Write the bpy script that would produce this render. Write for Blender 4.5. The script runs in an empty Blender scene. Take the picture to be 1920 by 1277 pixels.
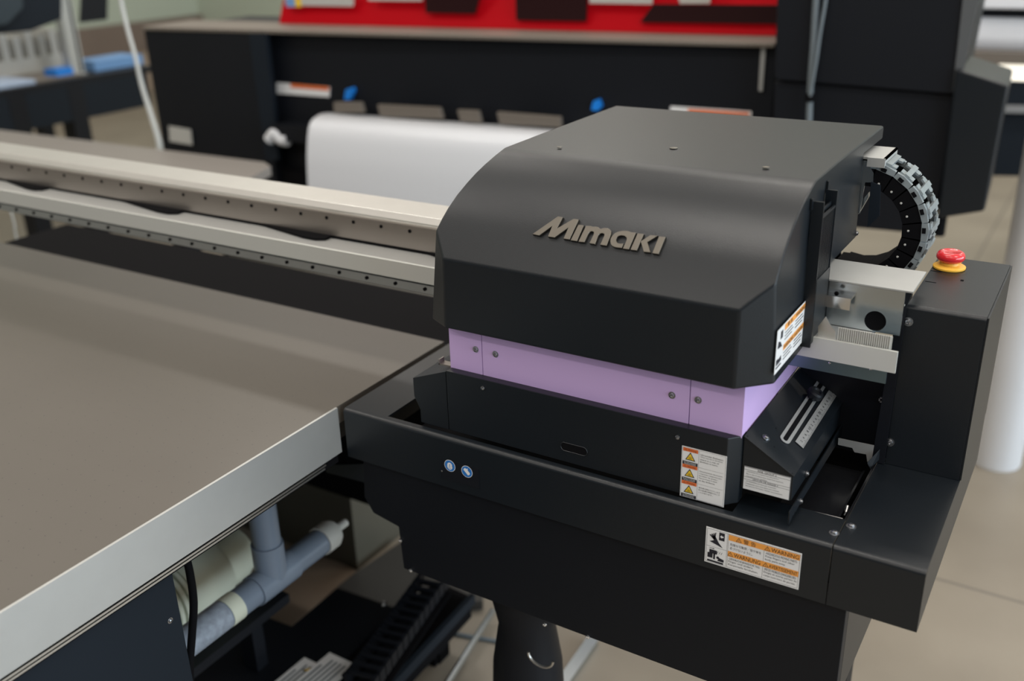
import bpy, bmesh, math
from mathutils import Vector, Matrix, Euler

scene = bpy.context.scene
COL = scene.collection
# ------------------------------------------------------------------ camera
CAM = Vector((0, 0, 1.6)); ROT = Euler((1.16804811, 0.0262671381, 0.546675110), 'XYZ')
FPX = 1863.83; RM = ROT.to_matrix()
cd = bpy.data.cameras.new('camera'); cam = bpy.data.objects.new('camera', cd); COL.objects.link(cam)
cam.location = CAM; cam.rotation_euler = ROT
cd.sensor_width = 36.0; cd.lens = FPX / 1920 * 36.0; cd.clip_end = 60; cd.clip_start = 0.02
cd.dof.use_dof = True; cd.dof.focus_distance = 1.36; cd.dof.aperture_fstop = 2.5
scene.camera = cam

def ray(x, y): return RM @ Vector(((x-960)/FPX, -(y-638.5)/FPX, -1.0))
def at(x, y, X=None, Y=None, Z=None):
    "world point seen at a photo pixel on a known plane (used to take measurements off the photo)"
    d = ray(x, y)
    t = (X-CAM.x)/d.x if X is not None else (Y-CAM.y)/d.y if Y is not None else (Z-CAM.z)/d.z
    return CAM + t*d

# ------------------------------------------------------------------ materials
def mat(name, col, rough=.5, metal=0.0, spec=.5, noise=0.0, nscale=40, bump=0.0, bscale=600, emit=None, trans=0, coat=0, aniso=0):
    m = bpy.data.materials.new(name); m.use_nodes = True
    nt = m.node_tree; b = nt.nodes['Principled BSDF']
    b.inputs['Base Color'].default_value = (*col, 1); b.inputs['Roughness'].default_value = rough
    b.inputs['Metallic'].default_value = metal; b.inputs['Specular IOR Level'].default_value = spec
    b.inputs['Transmission Weight'].default_value = trans; b.inputs['Coat Weight'].default_value = coat
    if emit: b.inputs['Emission Color'].default_value = (*emit[:3], 1); b.inputs['Emission Strength'].default_value = emit[3]
    tc = nt.nodes.new('ShaderNodeTexCoord')
    if noise:
        n = nt.nodes.new('ShaderNodeTexNoise'); n.inputs['Scale'].default_value = nscale; n.inputs['Detail'].default_value = 4
        nt.links.new(tc.outputs['Object'], n.inputs['Vector'])
        mx = nt.nodes.new('ShaderNodeMix'); mx.data_type = 'RGBA'
        mx.inputs[6].default_value = (*[c*(1-noise) for c in col], 1); mx.inputs[7].default_value = (*[min(1, c*(1+noise)) for c in col], 1)
        nt.links.new(n.outputs['Fac'], mx.inputs[0]); nt.links.new(mx.outputs[2], b.inputs['Base Color'])
    if bump:
        n2 = nt.nodes.new('ShaderNodeTexNoise'); n2.inputs['Scale'].default_value = bscale; n2.inputs['Detail'].default_value = 2
        nt.links.new(tc.outputs['Object'], n2.inputs['Vector'])
        bp = nt.nodes.new('ShaderNodeBump'); bp.inputs['Strength'].default_value = bump; bp.inputs['Distance'].default_value = .0006
        nt.links.new(n2.outputs['Fac'], bp.inputs['Height']); nt.links.new(bp.outputs['Normal'], b.inputs['Normal'])
    return m
M = {}
M['black'] = mat('black_powder_coat', (.0052, .0082, .0118), .37, spec=.55, bump=.25, bscale=900)
M['black2'] = mat('black_painted_steel', (.005, .0065, .010), .5, spec=.3)
M['deep'] = mat('black_rubber', (.006, .006, .007), .8, spec=.06)
M['navy'] = mat('dark_blue_black_panel', (.008, .013, .020), .6, spec=.22)
M['purple'] = mat('lilac_paint', (.62, .44, .77), .45, spec=.4)
M['alu'] = mat('brushed_aluminium', (.72, .71, .68), .36, 1.0, noise=.05, nscale=25)
M['alu_dull'] = mat('dull_aluminium', (.56, .57, .56), .45, .65, noise=.04, nscale=30)
M['steel'] = mat('zinc_plated_steel', (.58, .64, .68), .22, 1.0, noise=.10, nscale=14)
M['chrome'] = mat('chrome', (.8, .8, .8), .15, 1.0)
M['logo'] = mat('bronze_grey_metal', (.20, .185, .16), .34, 1.0)
M['screw'] = mat('dark_steel_screw', (.42, .43, .45), .28, 1.0)
M['red'] = mat('red_plastic', (.75, .025, .035), .22, coat=.6)
M['yellow'] = mat('yellow_plastic', (.90, .50, .06), .4)
M['white'] = mat('white_label_film', (.80, .80, .80), .45)
M['orange'] = mat('orange_print', (.86, .36, .07), .5)
M['dorange'] = mat('deep_orange_print', (.72, .16, .04), .5)
M['ink'] = mat('black_print', (.012, .012, .02), .6)
M['signblue'] = mat('blue_sign_print', (.02, .17, .52), .45)
M['signyel'] = mat('yellow_sign_print', (.85, .56, .03), .5)
M['pvc'] = mat('grey_blue_pvc', (.16, .20, .26), .35)
M['cream'] = mat('cream_plastic', (.60, .63, .52), .45, noise=.06, nscale=12)
M['media'] = mat('white_print_media', (.74, .76, .80), .28, spec=.5)
M['chain'] = mat('grey_translucent_plastic', (.24, .275, .29), .3, noise=.3, nscale=60)
M['redlid'] = mat('red_acrylic', (.40, .001, .006), .45, spec=.05)
M['darkred'] = mat('dark_red_window', (.02, .004, .005), .5, spec=.2)
M['beige'] = mat('beige_shelf', (.19, .165, .14), .45, .2)
M['wtable'] = mat('grey_table_top', (.26, .24, .22), .4, .3)
M['cable'] = mat('white_cable', (.62, .64, .62), .4)
M['bluecloth'] = mat('light_blue_box', (.16, .33, .62), .6)
M['blueclip'] = mat('bright_blue_plastic', (.01, .22, .75), .4)
M['paleblue'] = mat('pale_blue_paper', (.40, .50, .66), .6)
M['grey'] = mat('pale_grey_plastic', (.50, .50, .47), .5)
M['colw'] = mat('white_painted_column', (.78, .80, .84), .35)
M['greycable'] = mat('grey_cable', (.16, .19, .21), .4)
M['tray'] = mat('glossy_black_tray', (.012, .013, .016), .22, spec=.6)
M['teal'] = mat('blue_grey_zinc_plate', (.16, .23, .27), .3, .9, noise=.15, nscale=12)
M['olive'] = mat('satin_olive_grey_panel', (.085, .08, .062), .35)
M['gantry_face'] = mat('brown_grey_anodised_face', (.33, .30, .275), .38, .8)
M['fascia'] = mat('satin_fascia', (.62, .63, .60), .5, .3)
M['shaded_floor'] = mat('shaded_floor_brown', (.20, .15, .11), .5)

# table surface: warm grey anodised plate with a grid of tiny suction holes
def table_mat():
    m = mat('warm_grey_vacuum_table', (.12, .105, .087), .36, .0, spec=.6)
    nt = m.node_tree; b = nt.nodes['Principled BSDF']; g = nt.nodes.new('ShaderNodeNewGeometry')
    sp = nt.nodes.new('ShaderNodeSeparateXYZ'); nt.links.new(g.outputs['Position'], sp.inputs[0])
    def mth(op, a, b_=None, c=None):
        n = nt.nodes.new('ShaderNodeMath'); n.operation = op
        for i, v in enumerate((a, b_, c)):
            if v is None: continue
            if isinstance(v, (int, float)): n.inputs[i].default_value = v
            else: nt.links.new(v, n.inputs[i])
        return n.outputs[0]
    def cell(o, s): return mth('MULTIPLY', mth('SUBTRACT', mth('FRACT', mth('DIVIDE', o, s)), .5), s)
    x = cell(sp.outputs[0], .03); y = cell(sp.outputs[1], .03)
    d = mth('SQRT', mth('ADD', mth('MULTIPLY', x, x), mth('MULTIPLY', y, y)))
    hole = mth('LESS_THAN', d, .0008)
    n = nt.nodes.new('ShaderNodeTexNoise'); n.inputs['Scale'].default_value = 5; n.inputs['Detail'].default_value = 5
    nt.links.new(g.outputs['Position'], n.inputs['Vector'])
    r = nt.nodes.new('ShaderNodeMix'); r.data_type = 'RGBA'
    r.inputs[6].default_value = (.098, .087, .073, 1); r.inputs[7].default_value = (.113, .101, .085, 1)
    nt.links.new(n.outputs['Fac'], r.inputs[0])
    mx = nt.nodes.new('ShaderNodeMix'); mx.data_type = 'RGBA'; nt.links.new(hole, mx.inputs[0])
    nt.links.new(r.outputs[2], mx.inputs[6]); mx.inputs[7].default_value = (.02, .02, .02, 1)
    nt.links.new(mx.outputs[2], b.inputs['Base Color'])
    return m
M['table'] = table_mat()
def floor_mat():
    m = mat('polished_concrete', (.36, .315, .26), .42, spec=.4)
    nt = m.node_tree; b = nt.nodes['Principled BSDF']; g = nt.nodes.new('ShaderNodeNewGeometry')
    mp = nt.nodes.new('ShaderNodeMapping'); mp.inputs['Location'].default_value = (.5, -2.36+4.0, 0)
    nt.links.new(g.outputs['Position'], mp.inputs[0])
    br = nt.nodes.new('ShaderNodeTexBrick'); br.offset = 0; br.inputs['Scale'].default_value = 1
    br.inputs['Brick Width'].default_value = 4; br.inputs['Row Height'].default_value = 4; br.inputs['Mortar Size'].default_value = .006
    br.inputs['Mortar Smooth'].default_value = .3
    nt.links.new(mp.outputs[0], br.inputs['Vector'])
    n = nt.nodes.new('ShaderNodeTexNoise'); n.inputs['Scale'].default_value = 2.2; n.inputs['Detail'].default_value = 8
    nt.links.new(g.outputs['Position'], n.inputs['Vector'])
    rp = nt.nodes.new('ShaderNodeValToRGB'); rp.color_ramp.elements[0].position = .3; rp.color_ramp.elements[1].position = .7
    rp.color_ramp.elements[0].color = (.245, .212, .168, 1); rp.color_ramp.elements[1].color = (.31, .272, .218, 1)
    nt.links.new(n.outputs['Fac'], rp.inputs[0])
    nt.links.new(rp.outputs[0], br.inputs['Color1']); nt.links.new(rp.outputs[0], br.inputs['Color2'])
    br.inputs['Mortar'].default_value = (.17, .15, .125, 1)
    nt.links.new(br.outputs['Color'], b.inputs['Base Color'])
    return m
M['floor'] = floor_mat()

# ------------------------------------------------------------------ object helpers
W = {}
def thing(name, label, cat, loc, group=None, rotz=0, world=None):
    "Empty at the base; child coordinates are given in the same frame as loc"
    o = bpy.data.objects.new(name, None); COL.objects.link(o); o.empty_display_size = .05
    o.location = world if world is not None else loc; o.rotation_euler = (0, 0, rotz)
    o['label'] = label; o['category'] = cat
    if group: o['group'] = group
    W[o.name] = Vector(loc); return o
def tag(o, label=None, cat=None, group=None, kind=None):
    if label: o['label'] = label
    if cat: o['category'] = cat
    if group: o['group'] = group
    if kind: o['kind'] = kind
    return o
def fin(name, bm, m, parent=None, smooth=False, label=None):
    bmesh.ops.recalc_face_normals(bm, faces=bm.faces)
    return fin_raw(name, bm, m, parent, smooth, label)
def fin_raw(name, bm, m, parent=None, smooth=False, label=None):
    lo = Vector((1e9,)*3); hi = -lo
    for v in bm.verts:
        for i in range(3): lo[i] = min(lo[i], v.co[i]); hi[i] = max(hi[i], v.co[i])
    c = (lo+hi)/2; c.z = lo.z
    for v in bm.verts: v.co -= c
    me = bpy.data.meshes.new(name); bm.to_mesh(me); bm.free()
    for mm in (m if isinstance(m, (list, tuple)) else [m]): me.materials.append(mm)
    if smooth:
        for p in me.polygons: p.use_smooth = True
        if smooth is not True: me.set_sharp_from_angle(angle=math.radians(smooth))
    o = bpy.data.objects.new(name, me); COL.objects.link(o)
    if parent is not None: o.parent = parent; o.location = c - W[parent.name]
    else: o.location = c
    W[o.name] = c
    if label: o['label'] = label
    if smooth and smooth is not True and smooth <= 30:
        wn = o.modifiers.new('weighted_normals', 'WEIGHTED_NORMAL'); wn.keep_sharp = True; wn.weight = 100
    return o
def bev(bm, w, seg=2):
    if w: bmesh.ops.bevel(bm, geom=[e for e in bm.edges if len(e.link_faces) == 2 and e.calc_face_angle(0) > .3], offset=w, segments=seg, profile=.5, affect='EDGES', clamp_overlap=True)
def add_box(bm, x0, x1, y0, y1, z0, z1, mi=0):
    vs = [bm.verts.new(p) for p in ((x0,y0,z0),(x1,y0,z0),(x1,y1,z0),(x0,y1,z0),(x0,y0,z1),(x1,y0,z1),(x1,y1,z1),(x0,y1,z1))]
    for f in ((0,3,2,1),(4,5,6,7),(0,1,5,4),(1,2,6,5),(2,3,7,6),(3,0,4,7)):
        fa = bm.faces.new([vs[i] for i in f]); fa.material_index = mi
def box(name, x0, x1, y0, y1, z0, z1, m, parent=None, b=0.0, label=None, seg=2):
    bm = bmesh.new(); add_box(bm, x0, x1, y0, y1, z0, z1); bev(bm, b, seg); return fin(name, bm, m, parent, label=label, smooth=30 if b else False)
def add_prism(bm, pts, off, mi=0):
    off = Vector(off); a = [bm.verts.new(Vector(p)) for p in pts]; c = [bm.verts.new(Vector(p)+off) for p in pts]; n = len(pts)
    fs = [bm.faces.new(a[::-1]), bm.faces.new(c)] + [bm.faces.new((a[i], a[(i+1) % n], c[(i+1) % n], c[i])) for i in range(n)]
    for f in fs: f.material_index = mi
def prism(name, pts, off, m, parent=None, b=0.0, label=None):
    bm = bmesh.new(); add_prism(bm, pts, off); bmesh.ops.recalc_face_normals(bm, faces=bm.faces); bev(bm, b); return fin(name, bm, m, parent, label=label, smooth=30 if b else False)
def add_lathe(bm, prof, base, axis, n=24, mi=0):
    ax = Vector(axis).normalized(); u = ax.orthogonal().normalized(); v = ax.cross(u); base = Vector(base); rings = []
    for r, h in prof:
        if r < 1e-6: rings.append([bm.verts.new(base+ax*h)])
        else: rings.append([bm.verts.new(base+ax*h+(u*math.cos(2*math.pi*i/n)+v*math.sin(2*math.pi*i/n))*r) for i in range(n)])
    for a, b in zip(rings, rings[1:]):
        for i in range(n):
            j = (i+1) % n
            if len(a) == 1 and len(b) == 1: continue
            f = (a[0], b[j], b[i]) if len(a) == 1 else (a[i], a[j], b[0]) if len(b) == 1 else (a[i], a[j], b[j], b[i])
            fc = bm.faces.new(f); fc.material_index = mi
def lathe(name, prof, base, axis, m, parent=None, n=24, label=None, smooth=35):
    bm = bmesh.new(); add_lathe(bm, prof, base, axis, n); return fin(name, bm, m, parent, smooth, label)
def add_tube(bm, pts, r, n=10, mi=0):
    pts = [Vector(p) for p in pts]; rings = []; u = None
    rr = r if isinstance(r, (list, tuple)) else [r]*len(pts)
    for k, p in enumerate(pts):
        d = (pts[min(k+1, len(pts)-1)]-pts[max(k-1, 0)]).normalized()
        u = d.orthogonal().normalized() if u is None else (u-d*u.dot(d)).normalized()
        v = d.cross(u); rings.append([bm.verts.new(p+(u*math.cos(2*math.pi*i/n)+v*math.sin(2*math.pi*i/n))*rr[k]) for i in range(n)])
    for a, b in zip(rings, rings[1:]):
        for i in range(n): bm.faces.new((a[i], a[(i+1) % n], b[(i+1) % n], b[i])).material_index = mi
    bm.faces.new(rings[0][::-1]).material_index = mi; bm.faces.new(rings[-1]).material_index = mi
def smoothpath(P, n=8):
    P = [Vector(p) for p in P]; out = []
    for i in range(len(P)-1):
        p0 = P[max(i-1, 0)]; p1 = P[i]; p2 = P[i+1]; p3 = P[min(i+2, len(P)-1)]
        for k in range(n):
            t = k/n; out.append(.5*((2*p1)+(p2-p0)*t+(2*p0-5*p1+4*p2-p3)*t*t+(3*p1-p0-3*p2+p3)*t**3))
    return out+[P[-1]]
def tube(name, pts, r, m, parent=None, n=10, sm=True, label=None):
    bm = bmesh.new(); add_tube(bm, smoothpath(pts) if sm else pts, r, n); return fin(name, bm, m, parent, 40, label)
# socket head screw with washer: one mesh, shared by every copy
def screw(p, nrm, parent, r=.004, m=None, washer=True, name='screw', label=None):
    bm = bmesh.new(); p = Vector(p); nrm = Vector(nrm).normalized()
    if washer: add_lathe(bm, [(0, 0), (r*1.45, 0), (r*1.45, r*.18), (0, r*.2)], p, nrm, 20)
    add_lathe(bm, [(r*.96, r*.2), (r, r*.35), (r*.85, r*.75), (r*.48, r*.9), (r*.42, r*.35), (0, r*.35)], p, nrm, 18)
    return fin(name, bm, m or M['screw'], parent, 40, label)

# ------------------------------------------------------------------ printed labels: one mesh, several inks
_tmp = bpy.data.collections.new('tmp'); COL.children.link(_tmp)
_tcache = {}
def text_geo(body):
    if body in _tcache: return _tcache[body]
    cu = bpy.data.curves.new('t', 'FONT'); cu.body = body; cu.size = 1; cu.resolution_u = 3
    o = bpy.data.objects.new('t', cu); _tmp.objects.link(o); bpy.context.view_layer.update()
    dg = bpy.context.evaluated_depsgraph_get(); e = o.evaluated_get(dg); me = e.to_mesh()
    vs = [(v.co.x, v.co.y) for v in me.vertices]; fs = [tuple(p.vertices) for p in me.polygons]
    e.to_mesh_clear(); bpy.data.objects.remove(o); bpy.data.curves.remove(cu)
    _tcache[body] = (vs, fs); return vs, fs
class Label:
    def __init__(s, org, u, v, w, h, th=.0006, base=True):
        s.o = Vector(org); s.u = Vector(u).normalized(); s.v = Vector(v).normalized(); s.n = s.u.cross(s.v).normalized()
        s.bm = bmesh.new(); s.mats = []; s.w = w; s.h = h; s.th = th
        if base: s.slab(0, 0, w, h, M['white'])
    def mi(s, m):
        if m not in s.mats: s.mats.append(m)
        return s.mats.index(m)
    def P(s, x, y, z=0): return s.o+s.u*x+s.v*y+s.n*(s.th+z)
    def slab(s, x, y, w, h, m):
        add_prism(s.bm, [s.P(x, y), s.P(x+w, y), s.P(x+w, y+h), s.P(x, y+h)], -s.n*s.th*.9, s.mi(m))
    def poly(s, pts, m, l=1):
        f = s.bm.faces.new([s.bm.verts.new(s.P(x, y, l*.00012)) for x, y in pts]); f.material_index = s.mi(m)
        f.normal_update()
        if f.normal.dot(s.n) < 0: f.normal_flip()
    def rect(s, x, y, w, h, m, l=1): s.poly([(x, y), (x+w, y), (x+w, y+h), (x, y+h)], m, l)
    def frame(s, x, y, w, h, t, m, l=1):
        s.rect(x, y, w, t, m, l); s.rect(x, y+h-t, w, t, m, l); s.rect(x, y, t, h, m, l); s.rect(x+w-t, y, t, h, m, l)
    def disc(s, cx, cy, r, m, l=1, n=28): s.poly([(cx+r*math.cos(2*math.pi*i/n), cy+r*math.sin(2*math.pi*i/n)) for i in range(n)], m, l)
    def text(s, body, x, y, w, h, m, l=2):
        vs, fs = text_geo(body)
        if not vs: return
        x0 = min(v[0] for v in vs); x1 = max(v[0] for v in vs); y0 = min(v[1] for v in vs); y1 = max(v[1] for v in vs)
        sx = w/(x1-x0); sy = h/(y1-y0); k = s.mi(m)
        nv = [s.bm.verts.new(s.P(x+(a-x0)*sx, y+(b-y0)*sy, l*.00012)) for a, b in vs]
        for f in fs:
            try: fa = s.bm.faces.new([nv[i] for i in f]); fa.material_index = k
            except ValueError: pass
    def tri(s, cx, cy, r, fill, l=2):
        def T(q): return [(cx, cy+q), (cx-q*.95, cy-q*.62), (cx+q*.95, cy-q*.62)]
        s.poly(T(r), M['ink'], l); s.poly(T(r*.74), fill, l+1)
    def done(s, name, parent, label=None): return fin_raw(name, s.bm, s.mats, parent, label=label)

# ================================================================== THE ROOM
def struct(o): o['kind'] = 'structure'; return o
bm = bmesh.new(); add_box(bm, -9, 6, -4.5, 8.05, -.06, 0); struct(fin('floor', bm, M['floor']))
wallm = mat('pale_green_wall', (.52, .58, .48), .6, noise=.03, nscale=3)
dwall = mat('charcoal_wall', (.05, .052, .056), .8)
brn = mat('brown_wall_band', (.22, .17, .14), .5, noise=.12, nscale=3)
pan = mat('beige_wall_panel', (.42, .33, .25), .5, noise=.06, nscale=3)
struct(box('wall_left', -9.15, -9, -4.5, 8.2, .0, 3.6, wallm)); struct(box('wall_back', -9, 6, 8.05, 8.2, .0, 3.6, wallm))
struct(box('unseen_dark_wall', -9, 6, -4.65, -4.5, 0, 3.6, dwall))  # unseen wall behind the camera, added dark so black front faces reflect little
struct(box('trim_1', -9, -8.93, -4.5, 8.05, .42, .70, brn)); struct(box('trim_2', -9, -8.97, -4.5, 8.05, 0, .42, pan))
struct(box('trim_3', -8.93, 6, 7.98, 8.05, 0, .6, brn))
# right wall with a row of tall window openings to the daylight
wr = bmesh.new(); add_box(wr, 6, 6.15, -4.5, 8.2, 0, .5); add_box(wr, 6, 6.15, -4.5, 8.2, 2.9, 3.6)
for y in (-4.5, -1.4, 1.7, 4.8, 7.9): add_box(wr, 6, 6.15, y, y+.3, .5, 2.9)
struct(fin('wall_right', wr, wallm))
glass = mat('window_glass', (.95, .97, 1), .02, trans=1.0)
for k, y in enumerate((-4.2, -1.1, 2.0, 5.1)):
    f = bmesh.new()
    for a, b in ((y, y+.05), (y+1.375, y+1.425), (y+2.75, y+2.8)): add_box(f, 6.03, 6.09, a, b, .5, 2.9)
    add_box(f, 6.03, 6.09, y, y+2.8, .5, .56); add_box(f, 6.03, 6.09, y, y+2.8, 2.84, 2.9)
    struct(fin('window_%d' % (k+1), f, M['grey']))

# ================================================================== PRINTING TABLE
XE = -.972; ZT = .9
table = thing('flatbed_printing_table', 'large warm grey flat printing table with a bright metal side edge', 'printing table', (-2.2, .5, 0))
box('table_plate', -3.7, XE-.004, -.5, 1.333, ZT-.03, ZT, M['table'], table, .0015)
bm = bmesh.new()
add_box(bm, XE-.004, XE, -.5, 1.036, .822, ZT+.0005)
bev(bm, .0012)
fin('edge_strip', bm, M['alu_dull'], table, label='brushed aluminium edge strip')
bm = bmesh.new(); add_box(bm, XE-.02, XE-.010, -.5, 1.036, .801, .8215); fin('edge_gasket', bm, M['deep'], table)
bm = bmesh.new(); add_box(bm, XE-.009, XE-.003, -.5, 1.0, .8135, .8165); add_box(bm, XE-.012, XE-.006, -.5, 1.0, .806, .809); bev(bm, .0006); fin('rail', bm, M['alu'], table)
box('underframe', -3.6, -1.045, -.45, 1.30, .79, .868, M['black2'], table)
a = at(325, 1087, X=-1.0); b = at(352, 1277, X=-1.0)
box('side_panel', -1.04, -1.0, -.45, a.y, .10, .812, M['navy'], table, .002, label='dark blue-black side panel')
for sx in (-3.5,-1.15): box('leg', sx, sx+.08, -.4, -.32, 0, .79, M['black2'], table)
box('leg', -3.5, -3.42, 1.18, 1.26, 0, .79, M['black2'], table)
sp = at(320, 1164, X=-.999); screw((-1.0, sp.y, sp.z), (1, 0, 0), table, .003)

# ================================================================== REAR DECK + GANTRY BEAM
YB, YB2, ZB = 1.25, 1.325, 1.157
gan = thing('gantry_beam', 'long brushed metal gantry beam running across behind the printing table', 'beam', (-1.7, 1.3, .8))
XL, XR = -3.9, -.187
prof = [(YB2, ZB), (YB+.004, ZB), (YB-.002, 1.146), (YB, 1.140), (YB, 1.100), (YB2, 1.100)]
prism('top_beam', [(XL, y, z) for y, z in prof], (XR-.012-XL, 0, 0), M['alu'], gan, .001)
box('beam_face', XL, -.335, YB-.0032, YB-.0002, 1.1005, 1.139, M['gantry_face'], gan, .0008, label='brown-grey front face')
box('face_groove', XL, -.335, YB-.004, YB+.001, 1.0955, 1.1003, M['deep'], gan, label='dark groove')
# ledge + front fascia + lower rail
box('ledge', XL, -.23, 1.196, YB2, 1.086, 1.0955, M['alu_dull'], gan)
bm = bmesh.new(); add_box(bm, XL, XR, 1.192, 1.196, 1.068, 1.0965); fin('front_fascia', bm, M['fascia'], gan, label='pale satin metal fascia strip')
bm = bmesh.new()
pr = [(1.206, 1.086), (1.205, 1.066), (1.199, 1.062), (1.199, 1.048), (1.206, 1.044), (1.24, 1.044), (1.24, 1.086)]
add_prism(bm, [(XL, y, z) for y, z in pr], (XL*-1-.345, 0, 0)); fin('rail', bm, M['steel'], gan)
# comb strip on the right part of the ledge
bm = bmesh.new(); x = -.262; cz = at(1640, 626, Y=1.2).z
add_box(bm, -.262, -.1965, 1.2005, 1.2015, 1.0945, cz)
while x < -.198: add_box(bm, x, x+.0014, 1.1985, 1.2005, 1.0945, cz+.0006); x += .0026
fin('comb_strip', bm, M['grey'], gan)
# end plate with round hole (right of the carriage)
def plate_hole(name, x0, x1, z0, z1, y, th, cx, cz, r, m, parent, n=32):
    bm = bmesh.new(); out = []; inn = []
    for i in range(n):
        a = 2*math.pi*(i+.5)/n; c, s = math.cos(a), math.sin(a)
        t = min(((x1-cx) if c > 0 else (x0-cx))/c if abs(c) > 1e-9 else 9, ((z1-cz) if s > 0 else (z0-cz))/s if abs(s) > 1e-9 else 9)
        out.append((cx+c*t, cz+s*t)); inn.append((cx+c*r, cz+s*r))
    for q in ((x0, z0), (x1, z0), (x1, z1), (x0, z1)):
        k = min(range(n), key=lambda i: (out[i][0]-q[0])**2+(out[i][1]-q[1])**2); out[k] = q
    for yy in (y, y+th):
        pass
    A = [bm.verts.new((p[0], y, p[1])) for p in out]; B = [bm.verts.new((p[0], y, p[1])) for p in inn]
    A2 = [bm.verts.new((p[0], y+th, p[1])) for p in out]; B2 = [bm.verts.new((p[0], y+th, p[1])) for p in inn]
    for i in range(n):
        j = (i+1) % n
        bm.faces.new((A[i], A[j], B[j], B[i])); bm.faces.new((A2[j], A2[i], B2[i], B2[j]))
        bm.faces.new((B[i], B[j], B2[j], B2[i])); bm.faces.new((A[j], A[i], A2[i], A2[j]))
    return fin(name, bm, m, parent)
h = at(1641, 602, Y=YB-.004)
plate_hole('end_plate', -.33, -.196, 1.0965, 1.1555, YB-.004, .003, h.x, h.z, .0135, M['steel'], gan)
lathe('plate_hole', [(0, 0), (.0134, 0), (.0134, .0006), (0, .0006)], (h.x, YB-.0007, h.z), (0, -1, 0), M['deep'], gan, label='round black hole')
tp = bmesh.new(); add_box(tp, -.33, XR, YB-.006, YB2+.004, 1.1565, 1.1585); bev(tp, .0008); fin('cap_plate', tp, M['alu_dull'], gan)
p = at(1557, 541, Y=YB-.012); q = at(1597, 562, Y=YB-.012)
bm = bmesh.new(); add_box(bm, -.31, q.x, YB-.016, YB-.004, q.z, q.z+.003); add_box(bm, -.31, q.x, YB-.018, YB-.0155, q.z-.013, q.z+.003); fin('sensor_bracket', bm, M['chrome'], gan)
screw(at(1569, 550, Y=YB-.0185), (0, -1, 0), gan, .003, M['deep'], washer=False)
# lower steel skirt plate right of the carriage
a = at(1660, 720, Y=1.215)
box('zinc_plate', -.34, a.x, 1.215, 1.218, a.z, 1.086, M['teal'], gan, label='blue-grey lower plate')
screw(at(1556, 680, Y=1.2145), (0, -1, 0), gan, .0018, M['chrome'], washer=False); screw(at(1633, 692, Y=1.2145), (0, -1, 0), gan, .0018, M['chrome'], washer=False)
# small clip brackets where the ledge meets the carriage
bm = bmesh.new()
pts = [at(1533, 640, Y=1.203), at(1534, 612, Y=1.203), at(1548, 594, Y=1.203), at(1558, 612, Y=1.203), at(1566, 622, Y=1.203), at(1566, 645, Y=1.203)]
add_prism(bm, pts, (0, .002, 0)); fin('clip_bracket', bm, M['alu'], gan)
# rows of screws along the beam
for row, (Y0, z0, x0, n) in enumerate(((YB-.0032, None, at(770, 424, Y=YB), 40), (1.1985, None, at(796, 535, Y=1.1985), 34))):
    nx = at(721.6, 416, Y=YB) if row == 0 else at(745, 526, Y=1.1985)
    dx = .0595
    zz = 1.131 if row == 0 else 1.0555
    for k in range(n):
        x = x0.x - k*dx
        bm = bmesh.new(); add_lathe(bm, [(0, 0), (.0030, 0), (.0030, .0012), (.0016, .0012), (0, .0006)], (x, Y0, zz), (0, -1, 0), 12)
        fin('screw', bm, M['deep'], gan, 40)
# dark oblong cable slots lying in the channel above the ledge
for xa, xb in ((0, 92), (218, 345), (478, 622), (795, 900)):
    pa = at(xa, 372+(xa-218)*.18, Y=YB-.004); pb = at(xb, 372+(xb-218)*.18, Y=YB-.004)
    bm = bmesh.new(); L = pb.x-pa.x; n = 12
    up = []; lo = []
    for i in range(n+1):
        t = i/n; e = max(.04, min(1, t*1.3)*(1 if t < .95 else .7))
        up.append((pa.x+L*t, YB-.001, 1.0965)); lo.append((pa.x+L*t, YB-.001-.028*e, 1.0965))
    for i in range(n):
        add_prism(bm, [up[i], up[i+1], lo[i+1], lo[i]], (0, 0, .004))
    fin('cable_slot', bm, M['deep'], gan)
deck = thing('machine_frame', 'black steel trestle under the gantry beam behind the printing table', 'framework', (-1.7, 1.5, 0))  # rear frame of the flatbed machine, modelled as a separate object
box('deck_plate', -2.42, -.99, 1.345, 1.60, .80, .86, M['deep'], deck, .004)
box('back_wall', -2.42, -.99, 1.56, 1.62, .30, .80, M['deep'], deck)
for x in (-2.36, -2.0): box('leg', x, x+.05, 1.545, 1.595, 0, .80, M['black2'], deck)

# ================================================================== MAINTENANCE STATION
SF, XL0, XS, XR0 = 1.039, -.963, -.206, -.100
st = thing('maintenance_station', 'black sheet metal end station under the carriage with warning labels and blue safety signs', 'machine station', (-.5, 1.2, 0))
# top plate pieces with front lip, rounded front edge
def lip(name, x0, x1, y1, y2=None, zb=.8145, label=None):
    bm = bmesh.new(); r = .007; pts = []
    for k in range(7):
        a = math.pi/2*k/6; pts.append((SF+r-r*math.cos(a), ZT-r+r*math.sin(a)))
    out = [(SF, zb)]+pts+[(y1, ZT)]; inn = [(y1, ZT-.003), (SF+.003, ZT-.003), (SF+.003, zb)]
    add_prism(bm, [(x0, y, z) for y, z in out+inn], (x1-x0, 0, 0)); return fin(name, bm, M['black'], st, 25, label)
lip('front_cover', XL0, XS-.0008, 1.052)
lip('front_cover', XS+.0008, XR0, 1.27)
bm = bmesh.new()
add_box(bm, XL0, -.885, 1.052, 1.50, ZT-.003, ZT)            # left strip
add_box(bm, -.335, XS-.0008, 1.052, 1.103, ZT-.003, ZT)      # strip before the right opening
add_box(bm, XS+.0008, XR0, 1.27, 1.50, ZT-.003, ZT)
add_box(bm, -.885, XS-.0008, 1.285, 1.50, ZT-.003, ZT)
fin('top_plate', bm, M['black'], st)
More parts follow.
